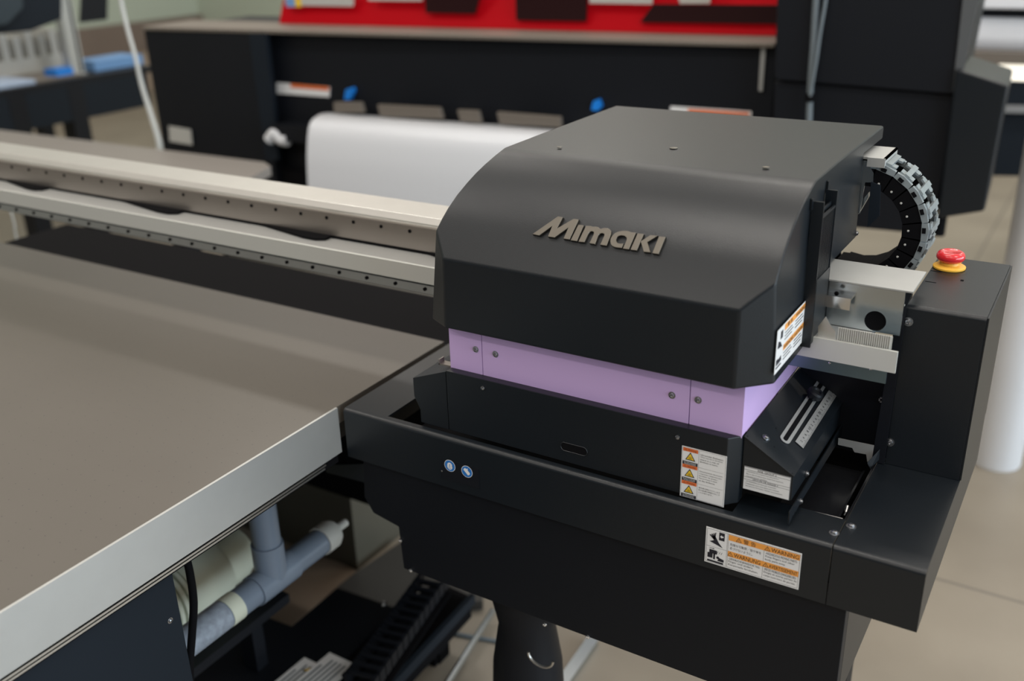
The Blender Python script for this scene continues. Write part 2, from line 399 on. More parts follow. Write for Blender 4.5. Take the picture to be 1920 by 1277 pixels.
bm = bmesh.new(); add_box(bm, XL0, XL0+.003, 1.042, 1.50, .815, ZT-.001); fin('side_plate', bm, M['black'], st)
# right side face
prism('side_cover', [(XR0-.003, SF+.002, .8145), (XR0-.003, 1.50, .8145), (XR0-.003, 1.50, ZT-.001), (XR0-.003, SF+.004, ZT-.002)], (.003, 0, 0), M['black'], st)
# tray inside the right opening
box('tray', -.300, -.222, 1.112, 1.275, .868, .874, M['tray'], st, .002)
box('tray_floor', -.88, -.2095, 1.056, 1.285, .845, .850, M['deep'], st)
bm = bmesh.new(); add_box(bm, -.2095, -.2065, 1.103, 1.285, .852, ZT-.0035); add_box(bm, -.222, -.2195, 1.12, 1.262, .870, .884); fin('tray_wall', bm, M['tray'], st)
a = at(1516, 957, Z=.887); b = at(1580, 973, Z=.887); add = bmesh.new(); add_tube(add, [a, b], .0009, 8); fin('tray_rod', add, M['chrome'], st)
a = at(1590, 948, Z=.892); b = at(1587, 960, Z=.885); bm = bmesh.new(); add_tube(bm, [a, b], .0028, 10); add_tube(bm, [b, b+Vector((-.001, -.003, -.004))], .0016, 8); fin('pin', bm, M['chrome'], st, 40)
# light grey flange at the back of the opening
pts = [at(1572, 822, Y=1.262), at(1650, 838, Y=1.262), at(1646, 856, Y=1.262), at(1626, 866, Y=1.262), at(1624, 852, Y=1.262), at(1602, 848, Y=1.262), at(1598, 840, Y=1.262), at(1571, 834, Y=1.262)]
prism('flange', pts, (0, .0015, 0), M['alu_dull'], st, label='bare metal flange')
prism('flange_bracket', [at(1626, 868, Y=1.25), at(1650, 842, Y=1.262), at(1648, 862, Y=1.262), at(1632, 880, Y=1.25)], (0, .0015, 0), M['black'], st)
for (x, y) in ((1564, 1000), (1596, 987), (1656, 864)): screw(at(x, y, Z=ZT), (0, 0, 1), st, .0042)
# upright control box on the right
UY, UZ = 1.2665, 1.1315
up = fin_up = None
bm = bmesh.new(); r = .006; pts = []
for k in range(7):
    a = math.pi/2*k/6; pts.append((UY+r-r*math.cos(a), UZ-r+r*math.sin(a)))
sec = [(UY, ZT+.0005)]+pts+[(1.492, UZ), (1.492, ZT+.0005)]
add_prism(bm, [(-.1955, y, z) for y, z in sec], (-.1015+.1955, 0, 0))
upr = fin('upright_cover', bm, M['black'], st, 25)
# slightly thicker side skin
prism('upright_side', [(-.1012, UY+.002, ZT), (-.1012, 1.4925, ZT), (-.1012, 1.4925, UZ-.001), (-.1012, UY+.004, UZ-.002)], (.0022, 0, 0), M['black'], st)
# inner black flange, left of the upright
pts = [at(1688, 546, Y=1.262), at(1712, 545, Y=1.262), at(1700, 575, Y=1.262), (-.196, 1.262, ZT+.001), (-.2125, 1.262, ZT+.001)]
pts = [Vector(p) for p in pts]
prism('inner_flange', pts, (0, .003, 0), M['black2'], st)
tw = bmesh.new(); c0 = at(1690, 572, Y=1.259)
add_box(tw, c0.x-.001, c0.x+.0015, 1.2585, 1.2615, c0.z-.007, c0.z+.007); add_box(tw, c0.x-.0035, c0.x+.004, 1.2585, 1.2615, c0.z-.001, c0.z+.001); fin('wire_clip', tw, M['grey'], st)
screw(at(1703, 603, Y=UY), (0, -1, 0), st, .0042); screw(at(1669, 829, Y=UY), (0, -1, 0), st, .004)
box('back_panel', -.33, -.197, 1.30, 1.304, ZT+.001, 1.035, M['black2'], st)
c0 = at(1653, 750, Y=1.2985); bm = bmesh.new()
for (x0, x1, z0, z1) in ((-.0035, .0035, .002, .0035), (-.0035, .0035, -.0035, -.002), (-.0035, -.002, -.0035, .0035), (.002, .0035, -.0035, .0035)): add_box(bm, c0.x+x0, c0.x+x1, 1.2975, 1.3, c0.z+z0, c0.z+z1)
fin('cage_nut', bm, M['grey'], st)
# slots in the top of the upright box
for (x, y, w, d) in ((1745, 529, .014, .0012), (1755, 509, .014, .0012), (1804, 526, .004, .005)):
    c0 = at(x, y, Z=UZ); box('slot', c0.x-w/2, c0.x+w/2, c0.y-d/2, c0.y+d/2, UZ+.0001, UZ+.0004, M['deep'], upr)
# emergency stop
c0 = at(1779, 503, Z=UZ); ex, ey = c0.x, c0.y+.002
est = lathe('emergency_stop', [(0, 0), (.0205, 0), (.0215, .001), (.0215, .003), (.019, .0045), (.013, .006), (.012, .012), (0, .012)], (ex, ey, UZ), (0, 0, 1), M['yellow'], st, 40, 'yellow emergency stop collar')
lathe('push_button', [(0, .009), (.012, .009), (.0165, .0115), (.0190, .0155), (.0187, .0195), (.0168, .0228), (.0135, .0245), (.0120, .0245), (.0112, .0238), (0, .0240)], (ex, ey, UZ), (0, 0, 1), M['red'], est, 48, 'red mushroom push button', True)
# lower body
YL = 1.062
pp = [at(683, 866, Y=YL), at(683, 932, Y=YL), at(700, 962, Y=YL), at(747, 988, Y=YL), at(757, 1066, Y=YL)]
poly = [Vector((p.x, YL, min(p.z, .83))) for p in pp]; poly[0].z = .83
poly += [Vector((-.185, YL, .608)), Vector((-.185, YL, .83))]
prism('front_panel', poly, (0, .02, 0), M['black2'], st, .0015)
prism('side_panel', [(-.188, YL+.02, .64), (-.188, 1.46, .64), (-.188, 1.46, .83), (-.188, YL+.02, .83)], (.003, 0, 0), M['black'], st, label='side panel facing right')
box('inner_body', -.86, -.2, 1.09, 1.45, .66, .845, M['deep'], st)
for (x, y) in ((752, 1013), (771, 1069), (1022, 1170), (1103, 1193)): screw(at(x, y, Y=YL), (0, -1, 0), st, .0035, M['chrome'], washer=False)
screw(at(829, 883, Y=SF), (0, -1, 0), st, .0014, M['chrome'], washer=False)
# left inner bracket seen under the lip
prism('under_bracket', [at(606, 872, Y=1.15), at(684, 870, Y=1.15), at(684, 905, Y=1.15), at(612, 886, Y=1.15)], (0, .01, 0), M['black'], st)
# support leg with an oval opening
lx, ly = at(990, 1250, Z=.40).x, at(990, 1250, Z=.40).y
leg = lathe('support_leg', [(0, 0), (.065, 0), (.065, .02), (.052, .05), (.056, .25), (.064, .33), (.060, .42), (.048, .50), (.060, .56), (.062, .66), (0, .66)], (lx, ly, 0), (0, 0, 1), M['black2'], st, 28)
for x, y in ((-.28, 1.40),): box('leg', x, x+.05, y, y+.05, 0, .66, M['black2'], st)
cen = at(1012, 1222, Y=ly-.066); pts = []
for k in range(13):
    a = math.pi+math.pi*k/12; pts.append((cen.x+.023*math.cos(a), ly-.064, cen.z-.012+.019*math.sin(a)))
bm = bmesh.new(); add_tube(bm, pts, .0022, 8); fin('rim', bm, M['alu'], leg, 40, label='pale curved rim')

# --- blue safety signs
def on_front(x, y, Y): return at(x, y, Y=Y)
a = on_front(828, 893, SF-.0002); b = on_front(897, 860, SF-.0002)
L = Label((a.x, SF-.0001, a.z-.002), (1, 0, 0), (0, 0, 1), b.x-a.x, .036, base=False)
L.slab(0, 0, b.x-a.x, .034, M['black2'])
for k, px in enumerate((844, 876)):
    c0 = on_front(px, 873 if k == 0 else 884, SF); cx = c0.x-a.x; cy = c0.z-(a.z-.002); r = .0098
    L.disc(cx, cy, r, M['white'], 1); L.disc(cx, cy, r*.92, M['signblue'], 2)
    if k == 0:
        L.poly([(cx+r*.5*math.cos(t*math.pi/6), cy-r*.05+r*.62*math.sin(t*math.pi/6)) for t in range(12)], M['white'], 3)
        L.poly([(cx+r*.60*math.cos(t*math.pi/6), cy+r*.06+r*.20*math.sin(t*math.pi/6)) for t in range(12)], M['signblue'], 4)
        for s in (-1, 1): L.disc(cx+s*r*.24, cy+r*.07, r*.2, M['white'], 5, 12)
        L.rect(cx-r*.2, cy-r*.42, r*.4, r*.08, M['signblue'], 5)
    else:
        def rot(p, t=-.75): return (cx+r*(p[0]*math.cos(t)-p[1]*math.sin(t)), cy+r*(p[0]*math.sin(t)+p[1]*math.cos(t)))
        L.poly([rot(p) for p in ((-.62, -.26), (.55, -.30), (.62, .1), (.5, .28), (-.05, .30), (-.2, .5), (-.36, .48), (-.32, .26), (-.62, .24))], M['white'], 3)
L.done('safety_sign', st, label='two round blue safety signs, goggles and glove')

# --- big orange warning label on the front lip
a = on_front(1321, 1052, SF); b = on_front(1497, 1105, SF); c = on_front(1325, 987, SF)
w = b.x-a.x; h = c.z-a.z
L = Label((a.x, SF-.0001, (a.z+b.z)/2), (1, 0, 0), (0, 0, 1), w, h)
L.frame(w*.012, h*.03, w*.976, h*.94, w*.003, M['ink'])
x1 = w*.245; x2 = w*.62
for x in (x1-w*.012, x1): L.rect(x, h*.03, w*.0025, h*.94, M['ink'])
L.rect(x2, h*.03, w*.0025, h*.94, M['ink']); L.rect(w*.012, h*.48, x1-w*.02, h*.006, M['ink'])
for (xa, xb, yb) in ((x1+w*.003, x2, .80), (x2, w*.985, .80), (x1+w*.003, x2, .345), (x2, w*.985, .345)):
    L.rect(xa, h*yb, xb-xa, h*.155, M['orange'], 2)
def wtri(cx, cy, r): L.tri(cx, cy, r, M['orange'], 3); L.rect(cx-r*.06, cy-r*.2, r*.12, r*.55, M['ink'], 5); L.rect(cx-r*.06, cy-r*.42, r*.12, r*.12, M['ink'], 5)
wtri(x1+w*.11, h*.868, h*.075); L.text('警 告', x1+w*.16, h*.815, w*.13, h*.125, M['ink'], 3)
wtri(x2+w*.035, h*.865, h*.075); L.text('WARNING', x2+w*.075, h*.822, w*.28, h*.11, M['ink'], 3)
wtri(x1+w*.03, h*.41, h*.075); L.text('WARNUNG', x1+w*.07, h*.367, w*.28, h*.11, M['ink'], 3)
wtri(x2+w*.03, h*.41, h*.075); L.text('AVERTISSEMENT', x2+w*.065, h*.37, w*.29, h*.10, M['ink'], 3)
L.text('危険な可動部／指や体を', x1+w*.02, h*.66, w*.33, h*.075, M['ink']); L.text('近づけないように。', x1+w*.02, h*.555, w*.24, h*.075, M['ink'])
for i, t in enumerate(('-HAZARDOUS MOVING PARTS-', 'Keep fingers and other', 'body parts away.')): L.text(t, x2+w*.02, h*(.71-.088*i), w*(.325, .30, .21)[i], h*.065, M['ink'])
for i, t in enumerate(('-GEFÄHRLICHE BEWEGLICHE TEILE-', 'Finger und andere', 'Körperteile fernhalten.')): L.text(t, x1+w*.015, h*(.262-.088*i), w*(.335, .26, .32)[i], h*.065, M['ink'])
for i, t in enumerate(('-PIECES MOBILES DANGEREUSES-', 'Doigts et autres parties du', 'corps sont hors de portée.')): L.text(t, x2+w*.015, h*(.262-.088*i), w*(.335, .34, .33)[i], h*.065, M['ink'])
ox, oy, q = w*.02, h*.52, w*.2
L.rect(ox+q*.62, oy+h*.2, q*.3, h*.22, M['ink'], 2); L.poly([(ox+q*.68, oy+h*.31), (ox+q*.76, oy+h*.36), (ox+q*.76, oy+h*.33), (ox+q*.86, oy+h*.33), (ox+q*.86, oy+h*.29), (ox+q*.76, oy+h*.29), (ox+q*.76, oy+h*.26)], M['white'], 3)
L.poly([(ox+q*.12, oy+h*.10), (ox+q*.85, oy+h*.0), (ox+q*.62, oy+h*.12), (ox+q*.42, oy+h*.28), (ox+q*.25, oy+h*.26), (ox+q*.36, oy+h*.16)], M['ink'], 2)
for k in range(4): L.poly([(ox+q*(.10+.1*k), oy+h*(.28+.03*k)), (ox+q*(.16+.1*k), oy+h*(.30+.03*k)), (ox+q*(.42), oy+h*.2), (ox+q*.36, oy+h*.16)], M['ink'], 2)
oy = h*.05
L.rect(ox+q*.05, oy, q*.88, h*.05, M['ink'], 2); L.rect(ox+q*.05, oy+h*.11, q*.28, h*.14, M['ink'], 2); L.rect(ox+q*.14, oy+h*.24, q*.42, h*.11, M['ink'], 2)
L.rect(ox+q*.37, oy+h*.09, q*.1, h*.17, M['ink'], 2); L.disc(ox+q*.62, oy+h*.16, q*.085, M['ink'], 2, 14); L.poly([(ox+q*.6, oy+h*.07), (ox+q*.95, oy+h*.07), (ox+q*.95, oy+h*.14), (ox+q*.7, oy+h*.17)], M['ink'], 2)
L.rect(ox+q*.14, oy+h*.38, q*.2, h*.015, M['ink'], 2); L.poly([(ox+q*.34, oy+h*.365), (ox+q*.42, oy+h*.387), (ox+q*.34, oy+h*.41)], M['ink'], 2)
for k in range(3): L.poly([(ox+q*(.55+.11*k), oy+h*.27), (ox+q*(.57+.11*k), oy+h*.27), (ox+q*(.63+.11*k), oy+h*.34), (ox+q*(.61+.11*k), oy+h*.34)], M['ink'], 2)
L.done('warning_label', st, label='white and orange moving parts warning label')

# ================================================================== PRINT CARRIAGE
ca = thing('print_carriage', 'black hooded print carriage with lilac band and raised metal logo', 'print carriage', (-.54, 1.2, .903))
XRt = -.304
curve = [(1.040, 1.177), (1.051, 1.1935), (1.062, 1.209), (1.072, 1.2225), (1.083, 1.235), (1.100, 1.2505), (1.118, 1.264), (1.135, 1.2745), (1.153, 1.283), (1.175, 1.2915), (1.197, 1.298), (1.30, 1.300), (1.42, 1.300), (1.554, 1.300)]
def xleft(z):
    t = [(1.07, -.801), (1.209, -.781), (1.245, -.772), (1.281, -.758), (1.298, -.751), (1.3005, -.747)]
    if z <= t[0][0]: return t[0][1]
    for (a, xa), (b, xb) in zip(t, t[1:]):
        if z <= b: return xa+(xb-xa)*(z-a)/(b-a)
    return t[-1][1]
bm = bmesh.new(); V = lambda *p: bm.verts.new(p)
kc = 2                                                # chamfer meets the curve at this profile point
FLt, FRt = V(-.756, *curve[0]), V(-.340, *curve[0]); FLb, FRb = V(-.759, 1.040, 1.075), V(-.340, 1.040, 1.075)
Lp = [V(xleft(z), y, z) for y, z in curve[kc:]]; Rp = [V(XRt-.002, y, z) for y, z in curve[kc:]]
m1L, m1R = V(-.7685, *curve[1]), V(-.323, *curve[1])
top = [(FLt, FRt, m1R, m1L), (m1L, m1R, Rp[0], Lp[0])]
for f in top: bm.faces.new(f)
for i in range(len(Lp)-1): bm.faces.new((Lp[i], Rp[i], Rp[i+1], Lp[i+1]))
RBf = V(XRt+.002, 1.076, 1.076); LBf = V(-.801, 1.068, 1.070)
bm.faces.new((FLb, FRb, FRt, FLt))                      # front
bm.faces.new((FRb, RBf, Rp[0], m1R, FRt)); bm.faces.new((LBf, FLb, FLt, m1L, Lp[0]))
sideR = [V(XRt+.001, 1.236, 1.078), V(XRt, 1.236, 1.160), V(XRt, 1.440, 1.158), V(XRt-.002, 1.440, 1.280), V(XRt-.002, 1.554, 1.280)]
bm.faces.new([RBf]+sideR+Rp[::-1])
sideL = [V(-.800, 1.236, 1.072), V(-.783, 1.236, 1.160), V(-.783, 1.440, 1.158), V(-.750, 1.440, 1.280), V(-.748, 1.554, 1.280)]
bm.faces.new(Lp+sideL[::-1]+[LBf])
bm.faces.new((Lp[-1], Rp[-1], sideR[-1], sideL[-1]))
bm.faces.new((sideL[-2], sideL[-1], sideR[-1], sideR[-2])); bm.faces.new((sideL[-3], sideL[-2], sideR[-2], sideR[-3]))
bm.faces.new((sideL[-4], sideL[-3], sideR[-3], sideR[-4])); bm.faces.new((sideL[-5], sideL[-4], sideR[-4], sideR[-5]))
bm.faces.new((LBf, FLb, FRb, RBf, sideR[0], sideL[0]))
bmesh.ops.recalc_face_normals(bm, faces=bm.faces)
es = [e for e in bm.edges if len(e.link_faces) == 2 and e.calc_face_angle(0) > .5 and min(v.co.z for v in e.verts) > 1.068]
bmesh.ops.bevel(bm, geom=es, offset=.0035, segments=3, profile=.5, affect='EDGES', clamp_overlap=True)
hood = fin('hood', bm, M['black'], ca, 18)
# hood top plate seam (fold line) and fasteners
for (x, y, r) in ((1049, 276, .0035), (1263, 278, .0055), (1436, 314, .0045)):
    c0 = at(x, y, Z=1.3002); lathe('fastener', [(0, 0), (r, 0), (r, .0006), (r*.5, .0002), (0, .0002)], c0, (0, 0, 1), M['logo'], hood, 20)
# ---- logo on the curved front of the hood
def hit_hood(x, y):
    d = ray(x, y); best = None
    for (ya, za), (yb, zb) in zip(curve, curve[1:]):
        n = Vector((0, -(zb-za), yb-ya)); t = n.dot(Vector((0, ya, za))-CAM)/n.dot(d); p = CAM+d*t
        if ya-1e-4 <= p.y <= yb+1e-4: best = p
    return best or (CAM+d*((1.1-CAM.y)/d.y))
BL = hit_hood(998, 441); BR = hit_hood(1240, 478); TR = hit_hood(1249, 444); TM = hit_hood(1048, 405)
vdir = Vector((0, TR.y-BR.y, TR.z-BR.z)).normalized()
hlog = (TR-BR).length

LC = [
 [(118,325),(435,103),(500,112),(428,250),(632,132),(698,140),(580,392),(503,382),(562,248),(395,368),(310,355),(362,228),(205,342)],
 [(690,205),(760,212),(672,412),(592,402)],
 [(688,420),(785,218),(845,222),(870,231),(905,229),(935,236),(962,258),(1010,246),(1050,248),(1082,264),(1098,290),(1094,330),(1040,468),(958,458),(1010,345),(1012,322),(985,312),(955,322),(935,345),(898,448),(825,438),(880,325),(882,300),(858,288),(830,298),(812,322),(765,425)],
 [(1240,505),(1316,514),(1408,303),(1340,298),(1320,288),(1285,281),(1240,281),(1190,289),(1145,310),(1110,342),(1090,380),(1084,415),(1092,450),(1112,472),(1140,486),(1180,493),(1228,496),(1254,438),(1212,440),(1180,432),(1162,412),(1160,388),(1172,362),(1195,346),(1225,340),(1260,345),(1284,362),(1290,388),(1280,416)],
 [(1425,312),(1505,320),(1415,528),(1335,518)],
 [(1585,335),(1680,343),(1548,425),(1588,552),(1500,545),(1462,412)],
 [(1690,350),(1775,358),(1685,572),(1605,562)]]
lu = Vector((1, 0, 0)); mid = (BL+TR)/2
sl = None
for (ya, za), (yb, zb) in zip(curve, curve[1:]):
    if ya <= mid.y <= yb: sl = Vector((0, yb-ya, zb-za)).normalized()
ln = Vector((1, 0, 0)).cross(sl).normalized(); ln = ln if ln.z > 0 else -ln
pmid = hit_hood(1123, 443); HT = .0042
bm = bmesh.new()
def lp(x, y):
    d = ray(980+x/6.6207, 390+y/6.6207); q = pmid+ln*HT; t = ln.dot(q-CAM)/ln.dot(d); return CAM+d*t
for poly in LC: add_prism(bm, [lp(*p) for p in poly], -ln*(HT+.0012))
bmesh.ops.recalc_face_normals(bm, faces=bm.faces)
bmesh.ops.bevel(bm, geom=[e for e in bm.edges if len(e.link_faces) == 2 and e.calc_face_angle(0) > .9 and all(ln.dot(v.co-pmid) > HT-.0003 for v in e.verts)], offset=.0004, segments=1, affect='EDGES', clamp_overlap=True)
fin('logo', bm, M['logo'], hood, label='raised bronze-grey metal letters')
# ---- side duct with grille
DX = -.2905
bm = bmesh.new(); add_box(bm, XRt-.001, DX, 1.180, 1.183, 1.086, 1.276); add_box(bm, XRt-.001, DX, 1.241, 1.244, 1.092, 1.276)
add_box(bm, DX-.002, DX, 1.181, 1.243, 1.090, 1.176); add_box(bm, DX-.008, DX-.006, 1.183, 1.241, 1.256, 1.262)
add_box(bm, DX-.003, DX-.0005, 1.183, 1.241, 1.255, 1.258); add_box(bm, XRt-.001, XRt+.001, 1.174, 1.181, 1.266, 1.28); add_box(bm, XRt-.001, XRt+.001, 1.243, 1.25, 1.27, 1.286)
duct = fin('side_duct', bm, M['black'], hood)
box('duct_recess', XRt+.0005, XRt+.002, 1.184, 1.240, 1.178, 1.255, M['deep'], hood)
bm = bmesh.new(); y = 1.1845
while y < 1.240: add_box(bm, DX-.0055, DX-.001, y, y+.0022, 1.176, 1.2545); y += .0055
fin('grille', bm, M['black'], hood, label='black fin grille')
p = at(1604, 456, X=XRt); screw((XRt+.001, 1.434, 1.1665), (1, 0, 0), hood, .003, M['screw'])
# ---- warning label on the right side of the hood
XS1 = XRt+.0022
c1 = at(1458, 621, X=XS1); c2 = at(1456, 698, X=XS1); c3 = at(1511, 561, X=XS1)
w = c3.y-c1.y; h = c1.z-c2.z
L = Label((XS1, c1.y, c2.z), (0, 1, 0), (0, 0, 1), w, h, .0003)
L.text('WARNING', w*.64, h*.85, w*.33, h*.09, M['ink'], 4); L.text('WARNUNG', w*.27, h*.39, w*.33, h*.09, M['ink'], 4); L.text('警 告', w*.34, h*.85, w*.18, h*.1, M['ink'], 4); L.text('AVERTISSEMENT', w*.63, h*.39, w*.34, h*.08, M['ink'], 4)
for xa in (.25, .62):
    for yb in (.83, .37): L.rect(w*xa, h*yb, w*.365, h*.135, M['orange'], 2)
for xa in (.27, .64):
    for yb in (.60, .14):
        for i in range(3): L.rect(w*xa, h*(yb+.075*i), w*(.30-.04*((i+1) % 2)), h*.022, M['ink'], 2)
L.rect(w*.12, h*.72, w*.08, h*.18, M['ink']); L.poly([(w*.04, h*.56), (w*.2, h*.52), (w*.14, h*.66), (w*.06, h*.72)], M['ink'])
L.rect(w*.03, h*.1, w*.18, h*.04, M['ink']); L.rect(w*.03, h*.18, w*.07, h*.13, M['ink']); L.poly([(w*.11, h*.17), (w*.21, h*.2), (w*.19, h*.32), (w*.1, h*.28)], M['ink'])
L.done('warning_label', hood, label='white and orange warning label on the side')

# ---- lilac band
PY, PXL, PXR = 1.068, -.7725, -.335
xs = [PXL, at(904, 665, Y=PY).x, at(1293, 760, Y=PY).x, PXR]
for k in range(3):
    a, b = xs[k]+(.0006 if k else 0), xs[k+1]-(.0006 if k < 2 else 0)
    pnl = box('band_panel', a, b, PY, PY+.004, .998, 1.085, M['purple'], ca, .0008)
    for (x, y) in (((892, 655),), ((929, 664), (1260, 741)), ((1309, 750),))[k]:
        screw(at(x, y, Y=PY-.0002), (0, -1, 0), pnl, .0033, M['screw'], washer=True)
prism('band_panel', [(PXR-.003, PY+.004, .998), (PXR-.003, 1.36, .998), (PXR-.003, 1.36, 1.085), (PXR-.003, PY+.004, 1.085)], (.003, 0, 0), M['purple'], ca)
box('band_panel', PXL, PXL+.003, PY+.004, 1.36, .998, 1.085, M['purple'], ca)
box('inner_chassis', PXL+.006, PXR-.006, PY+.006, 1.235, .93, 1.15, M['deep'], ca)
# ---- lower skirt
SY = 1.055
bm = bmesh.new(); z0, z1 = .9035, 1.0005
ol = [(-.7725, SY), (-.348, SY), (-.334, SY+.015), (-.334, SY+.030), (-.7725, SY+.030)]
add_prism(bm, [(x, y, z0) for x, y in ol], (0, 0, z1-z0)); bmesh.ops.recalc_face_normals(bm, faces=bm.faces); bev(bm, .0016)
skirt = fin('skirt', bm, M['black'], ca, 25)
for (x, y) in ((906, 727), (1271, 819)): screw(at(x, y, Y=SY), (0, -1, 0), skirt, .0033, M['screw'], washer=False)
c0 = at(1076, 842, Y=SY-.0005); pts = []
for k in range(25):
    t = 2*math.pi*k/24; sx = .0145*(1 if math.cos(t) > 0 else -1); pts.append((c0.x+sx+.006*math.cos(t), SY-.0006, c0.z+.0065*math.sin(t)))
bm = bmesh.new(); add_tube(bm, pts, .0007, 6); fin('slot_handle', bm, M['black'], skirt, 40)
bm = bmesh.new(); f = bm.faces.new([bm.verts.new(p) for p in pts[:-1]]); fin_raw('slot_recess', bm, M['deep'], skirt)
# three-row UV label
a = at(1275, 928, Y=SY); b = at(1355, 951, Y=SY); c = at(1281, 835, Y=SY)
w = b.x-a.x+.0015; h = c.z-a.z
L = Label((a.x, SY-.0001, (a.z+b.z)/2), (1, 0, 0), (0, 0, 1), w, h)
L.frame(w*.015, h*.012, w*.97, h*.976, w*.004, M['ink'])
for k, (nm, l1, l2) in enumerate((('Warning', 'ULTRAVIOLET', 'RADIATION'), ('Warning', 'RAYONS', 'ULTRAVIOLETS'), ('Warning', 'ULTRAVIOLET', 'RADIATION'))):
    y0 = h*(.665-.325*k); cw = w*.34
    L.rect(w*.03, y0+h*.25, cw, h*.066, M['dorange'], 2); L.text(nm, w*.14, y0+h*.262, w*.19, h*.036, M['ink'], 3); L.tri(w*.09, y0+h*.28, h*.026, M['dorange'], 3)
    L.tri(w*.20, y0+h*.145, h*.098, M['signyel'], 2)
    for q in range(8):
        t = math.pi*q/4; cx, cy = w*.20, y0+h*.128; r1 = h*.028
        L.poly([(cx+r1*math.cos(t-.2), cy+r1*math.sin(t-.2)), (cx+r1*math.cos(t+.2), cy+r1*math.sin(t+.2)), (cx+r1*1.5*math.cos(t), cy+r1*1.5*math.sin(t))], M['ink'], 4)
    L.disc(w*.20, y0+h*.128, h*.018, M['ink'], 4, 12); L.disc(w*.20, y0+h*.128, h*.010, M['signyel'], 5, 12)
    L.rect(w*.03, y0-h*.008, cw, h*.066, M['ink'], 2)
    L.text(l1, w*.06, y0+h*.026, w*.28, h*.022, M['white'], 3); L.text(l2, w*.07, y0-h*.002, w*.26, h*.022, M['white'], 3)
    L.rect(w*.385, y0-h*.010, w*.57, h*.003, M['ink'], 1)
L.rect(w*.385, h*.02, w*.004, h*.96, M['ink'], 1)
for k, rows in enumerate((('Ultraviolet Radiation.', 'When exposed to ultraviolet,', 'there is a risk of', 'blindness or burns.'), ('Rayonnements ultraviolets.', "L'exposition dangereuse peut", 'brûler la peau.', 'Peut provoquer la cécité', 'et des brûlures.'), ('紫外線が照射されています', '目や皮膚の障害をおこす', 'ことがあります。'))):
    for i, t in enumerate(rows): L.text(t, w*.42, h*(.90-.325*k-.045*i), w*(.52, .50, .42, .40, .36)[i] if k < 2 else w*(.48, .48, .32)[i], h*.028, M['ink'])
L.done('warning_label', skirt, label='white label with three yellow warning triangles')
# ---- side boxes with sloping lids (right one carries the height slider)
BX1, BZ1 = -.2685, .9605
def side_box(sgn, x0, x1, label):
    s = sgn; bmx = bmesh.new(); y0, y1 = (1.073, 1.365) if sgn > 0 else (1.0555, 1.30)
    sec = [(x0, .925), (x1, .925), (x1, BZ1-.001), (x0, .9985)] if s > 0 else [(x0, .9035), (x0, .9985), (x1, .975), (x1, .945), (x1+.010, .925), (x1+.010, .9035)]
    add_prism(bmx, [(x, y0, z) for x, z in sec], (0, y1-y0, 0)); bmesh.ops.recalc_face_normals(bmx, faces=bmx.faces); bev(bmx, .0008)
    return fin('side_box', bmx, M['black'], ca, 25, label)
sb = side_box(1, -.3335, BX1, 'right side box with sloping lid'); lb = side_box(-1, -.7735, -.834, 'left side box')
lidn = Vector((.0375, 0, .0655)).normalized(); A0 = Vector((-.3335, 1.0705, .9992)); lu2 = Vector((0, 1, 0)); lv = Vector((.065, 0, -.0385)).normalized()
lid = prism('sloping_lid', [A0, A0+lv*.0765, A0+lv*.0765+lu2*.296, A0+lu2*.296], lidn*.0016, M['black'], ca, .0004)
LN = A0+lidn*.0018
def on_lid(x, y):
    d = ray(x, y); t = lidn.dot(LN-CAM)/lidn.dot(d); return CAM+d*t
def lidquad(name, px, m, th=.0008, label=None, b=0): return prism(name, [on_lid(*p)-lidn*.0002 for p in px], lidn*th, m, lid, b, label=label)
# slot: pale rim (stadium) with black channel
a = on_lid(1472, 824); b = on_lid(1545, 712)
def stadium(a, b, r, n=8):
    d = (b-a).normalized(); e = lidn.cross(d); o = []
    for k in range(n+1): t = math.pi/2+math.pi*k/n; o.append(a+(d*math.cos(t)+e*math.sin(t))*r)
    for k in range(n+1): t = -math.pi/2+math.pi*k/n; o.append(b+(d*math.cos(t)+e*math.sin(t))*r)
    return o
prism('slider_slot', stadium(a, b, .0072), lidn*.0006, M['alu_dull'], lid, label='pale slider channel')
prism('slider_groove', stadium(a+lidn*.0004, b+lidn*.0004, .0030), lidn*.0005, M['deep'], lid)
kp = on_lid(1521, 747); kd = (b-a).normalized()
lathe('slider_knob', [(0, 0), (.006, 0), (.006, .004), (.0105, .005), (.0115, .0075), (.0112, .0125), (.009, .015), (.006, .0155), (.0045, .013), (0, .013)], kp, lidn, M['black2'], lid, 20, 'black thumb knob')
L0 = on_lid(1491, 828); L1 = on_lid(1506, 841); L2 = on_lid(1578, 727); L3 = on_lid(1564, 717)
ul = (L3-L0).length; uw = (L1-L0).length
L = Label(L0, (L0-L3).normalized()*-1, -(L1-L0).normalized(), ul, uw, .0006, base=False)
L = Label(L1, (L2-L1).normalized(), (L0-L1).normalized(), ul, uw, .0006, base=False)
if L.n.dot(lidn) < 0: L = Label(L3, (L0-L3).normalized(), (L2-L3).normalized(), ul, uw, .0006, base=False)
L.slab(0, 0, ul, uw, M['alu_dull'])
nm = 60
for i in range(1, nm): L.rect(ul*i/nm, 0, ul*.0035, uw*(.34 if i % 5 == 0 else .2), M['ink'], 1)
for i in range(1, 20): L.text({5: '10', 10: '20', 15: '30'}.get(i, str(i % 5*2)), ul*(i/20)-ul*(.017 if i % 5 == 0 else .008), uw*.40, ul*(.034 if i % 5 == 0 else .016), uw*.26, M['ink'], 2)
L.done('scale_ruler', lid, label='engraved metal ruler')
screw(on_lid(1436, 821), lidn, lid, .0038); screw(on_lid(1581, 742), lidn, lid, .0012, washer=False)
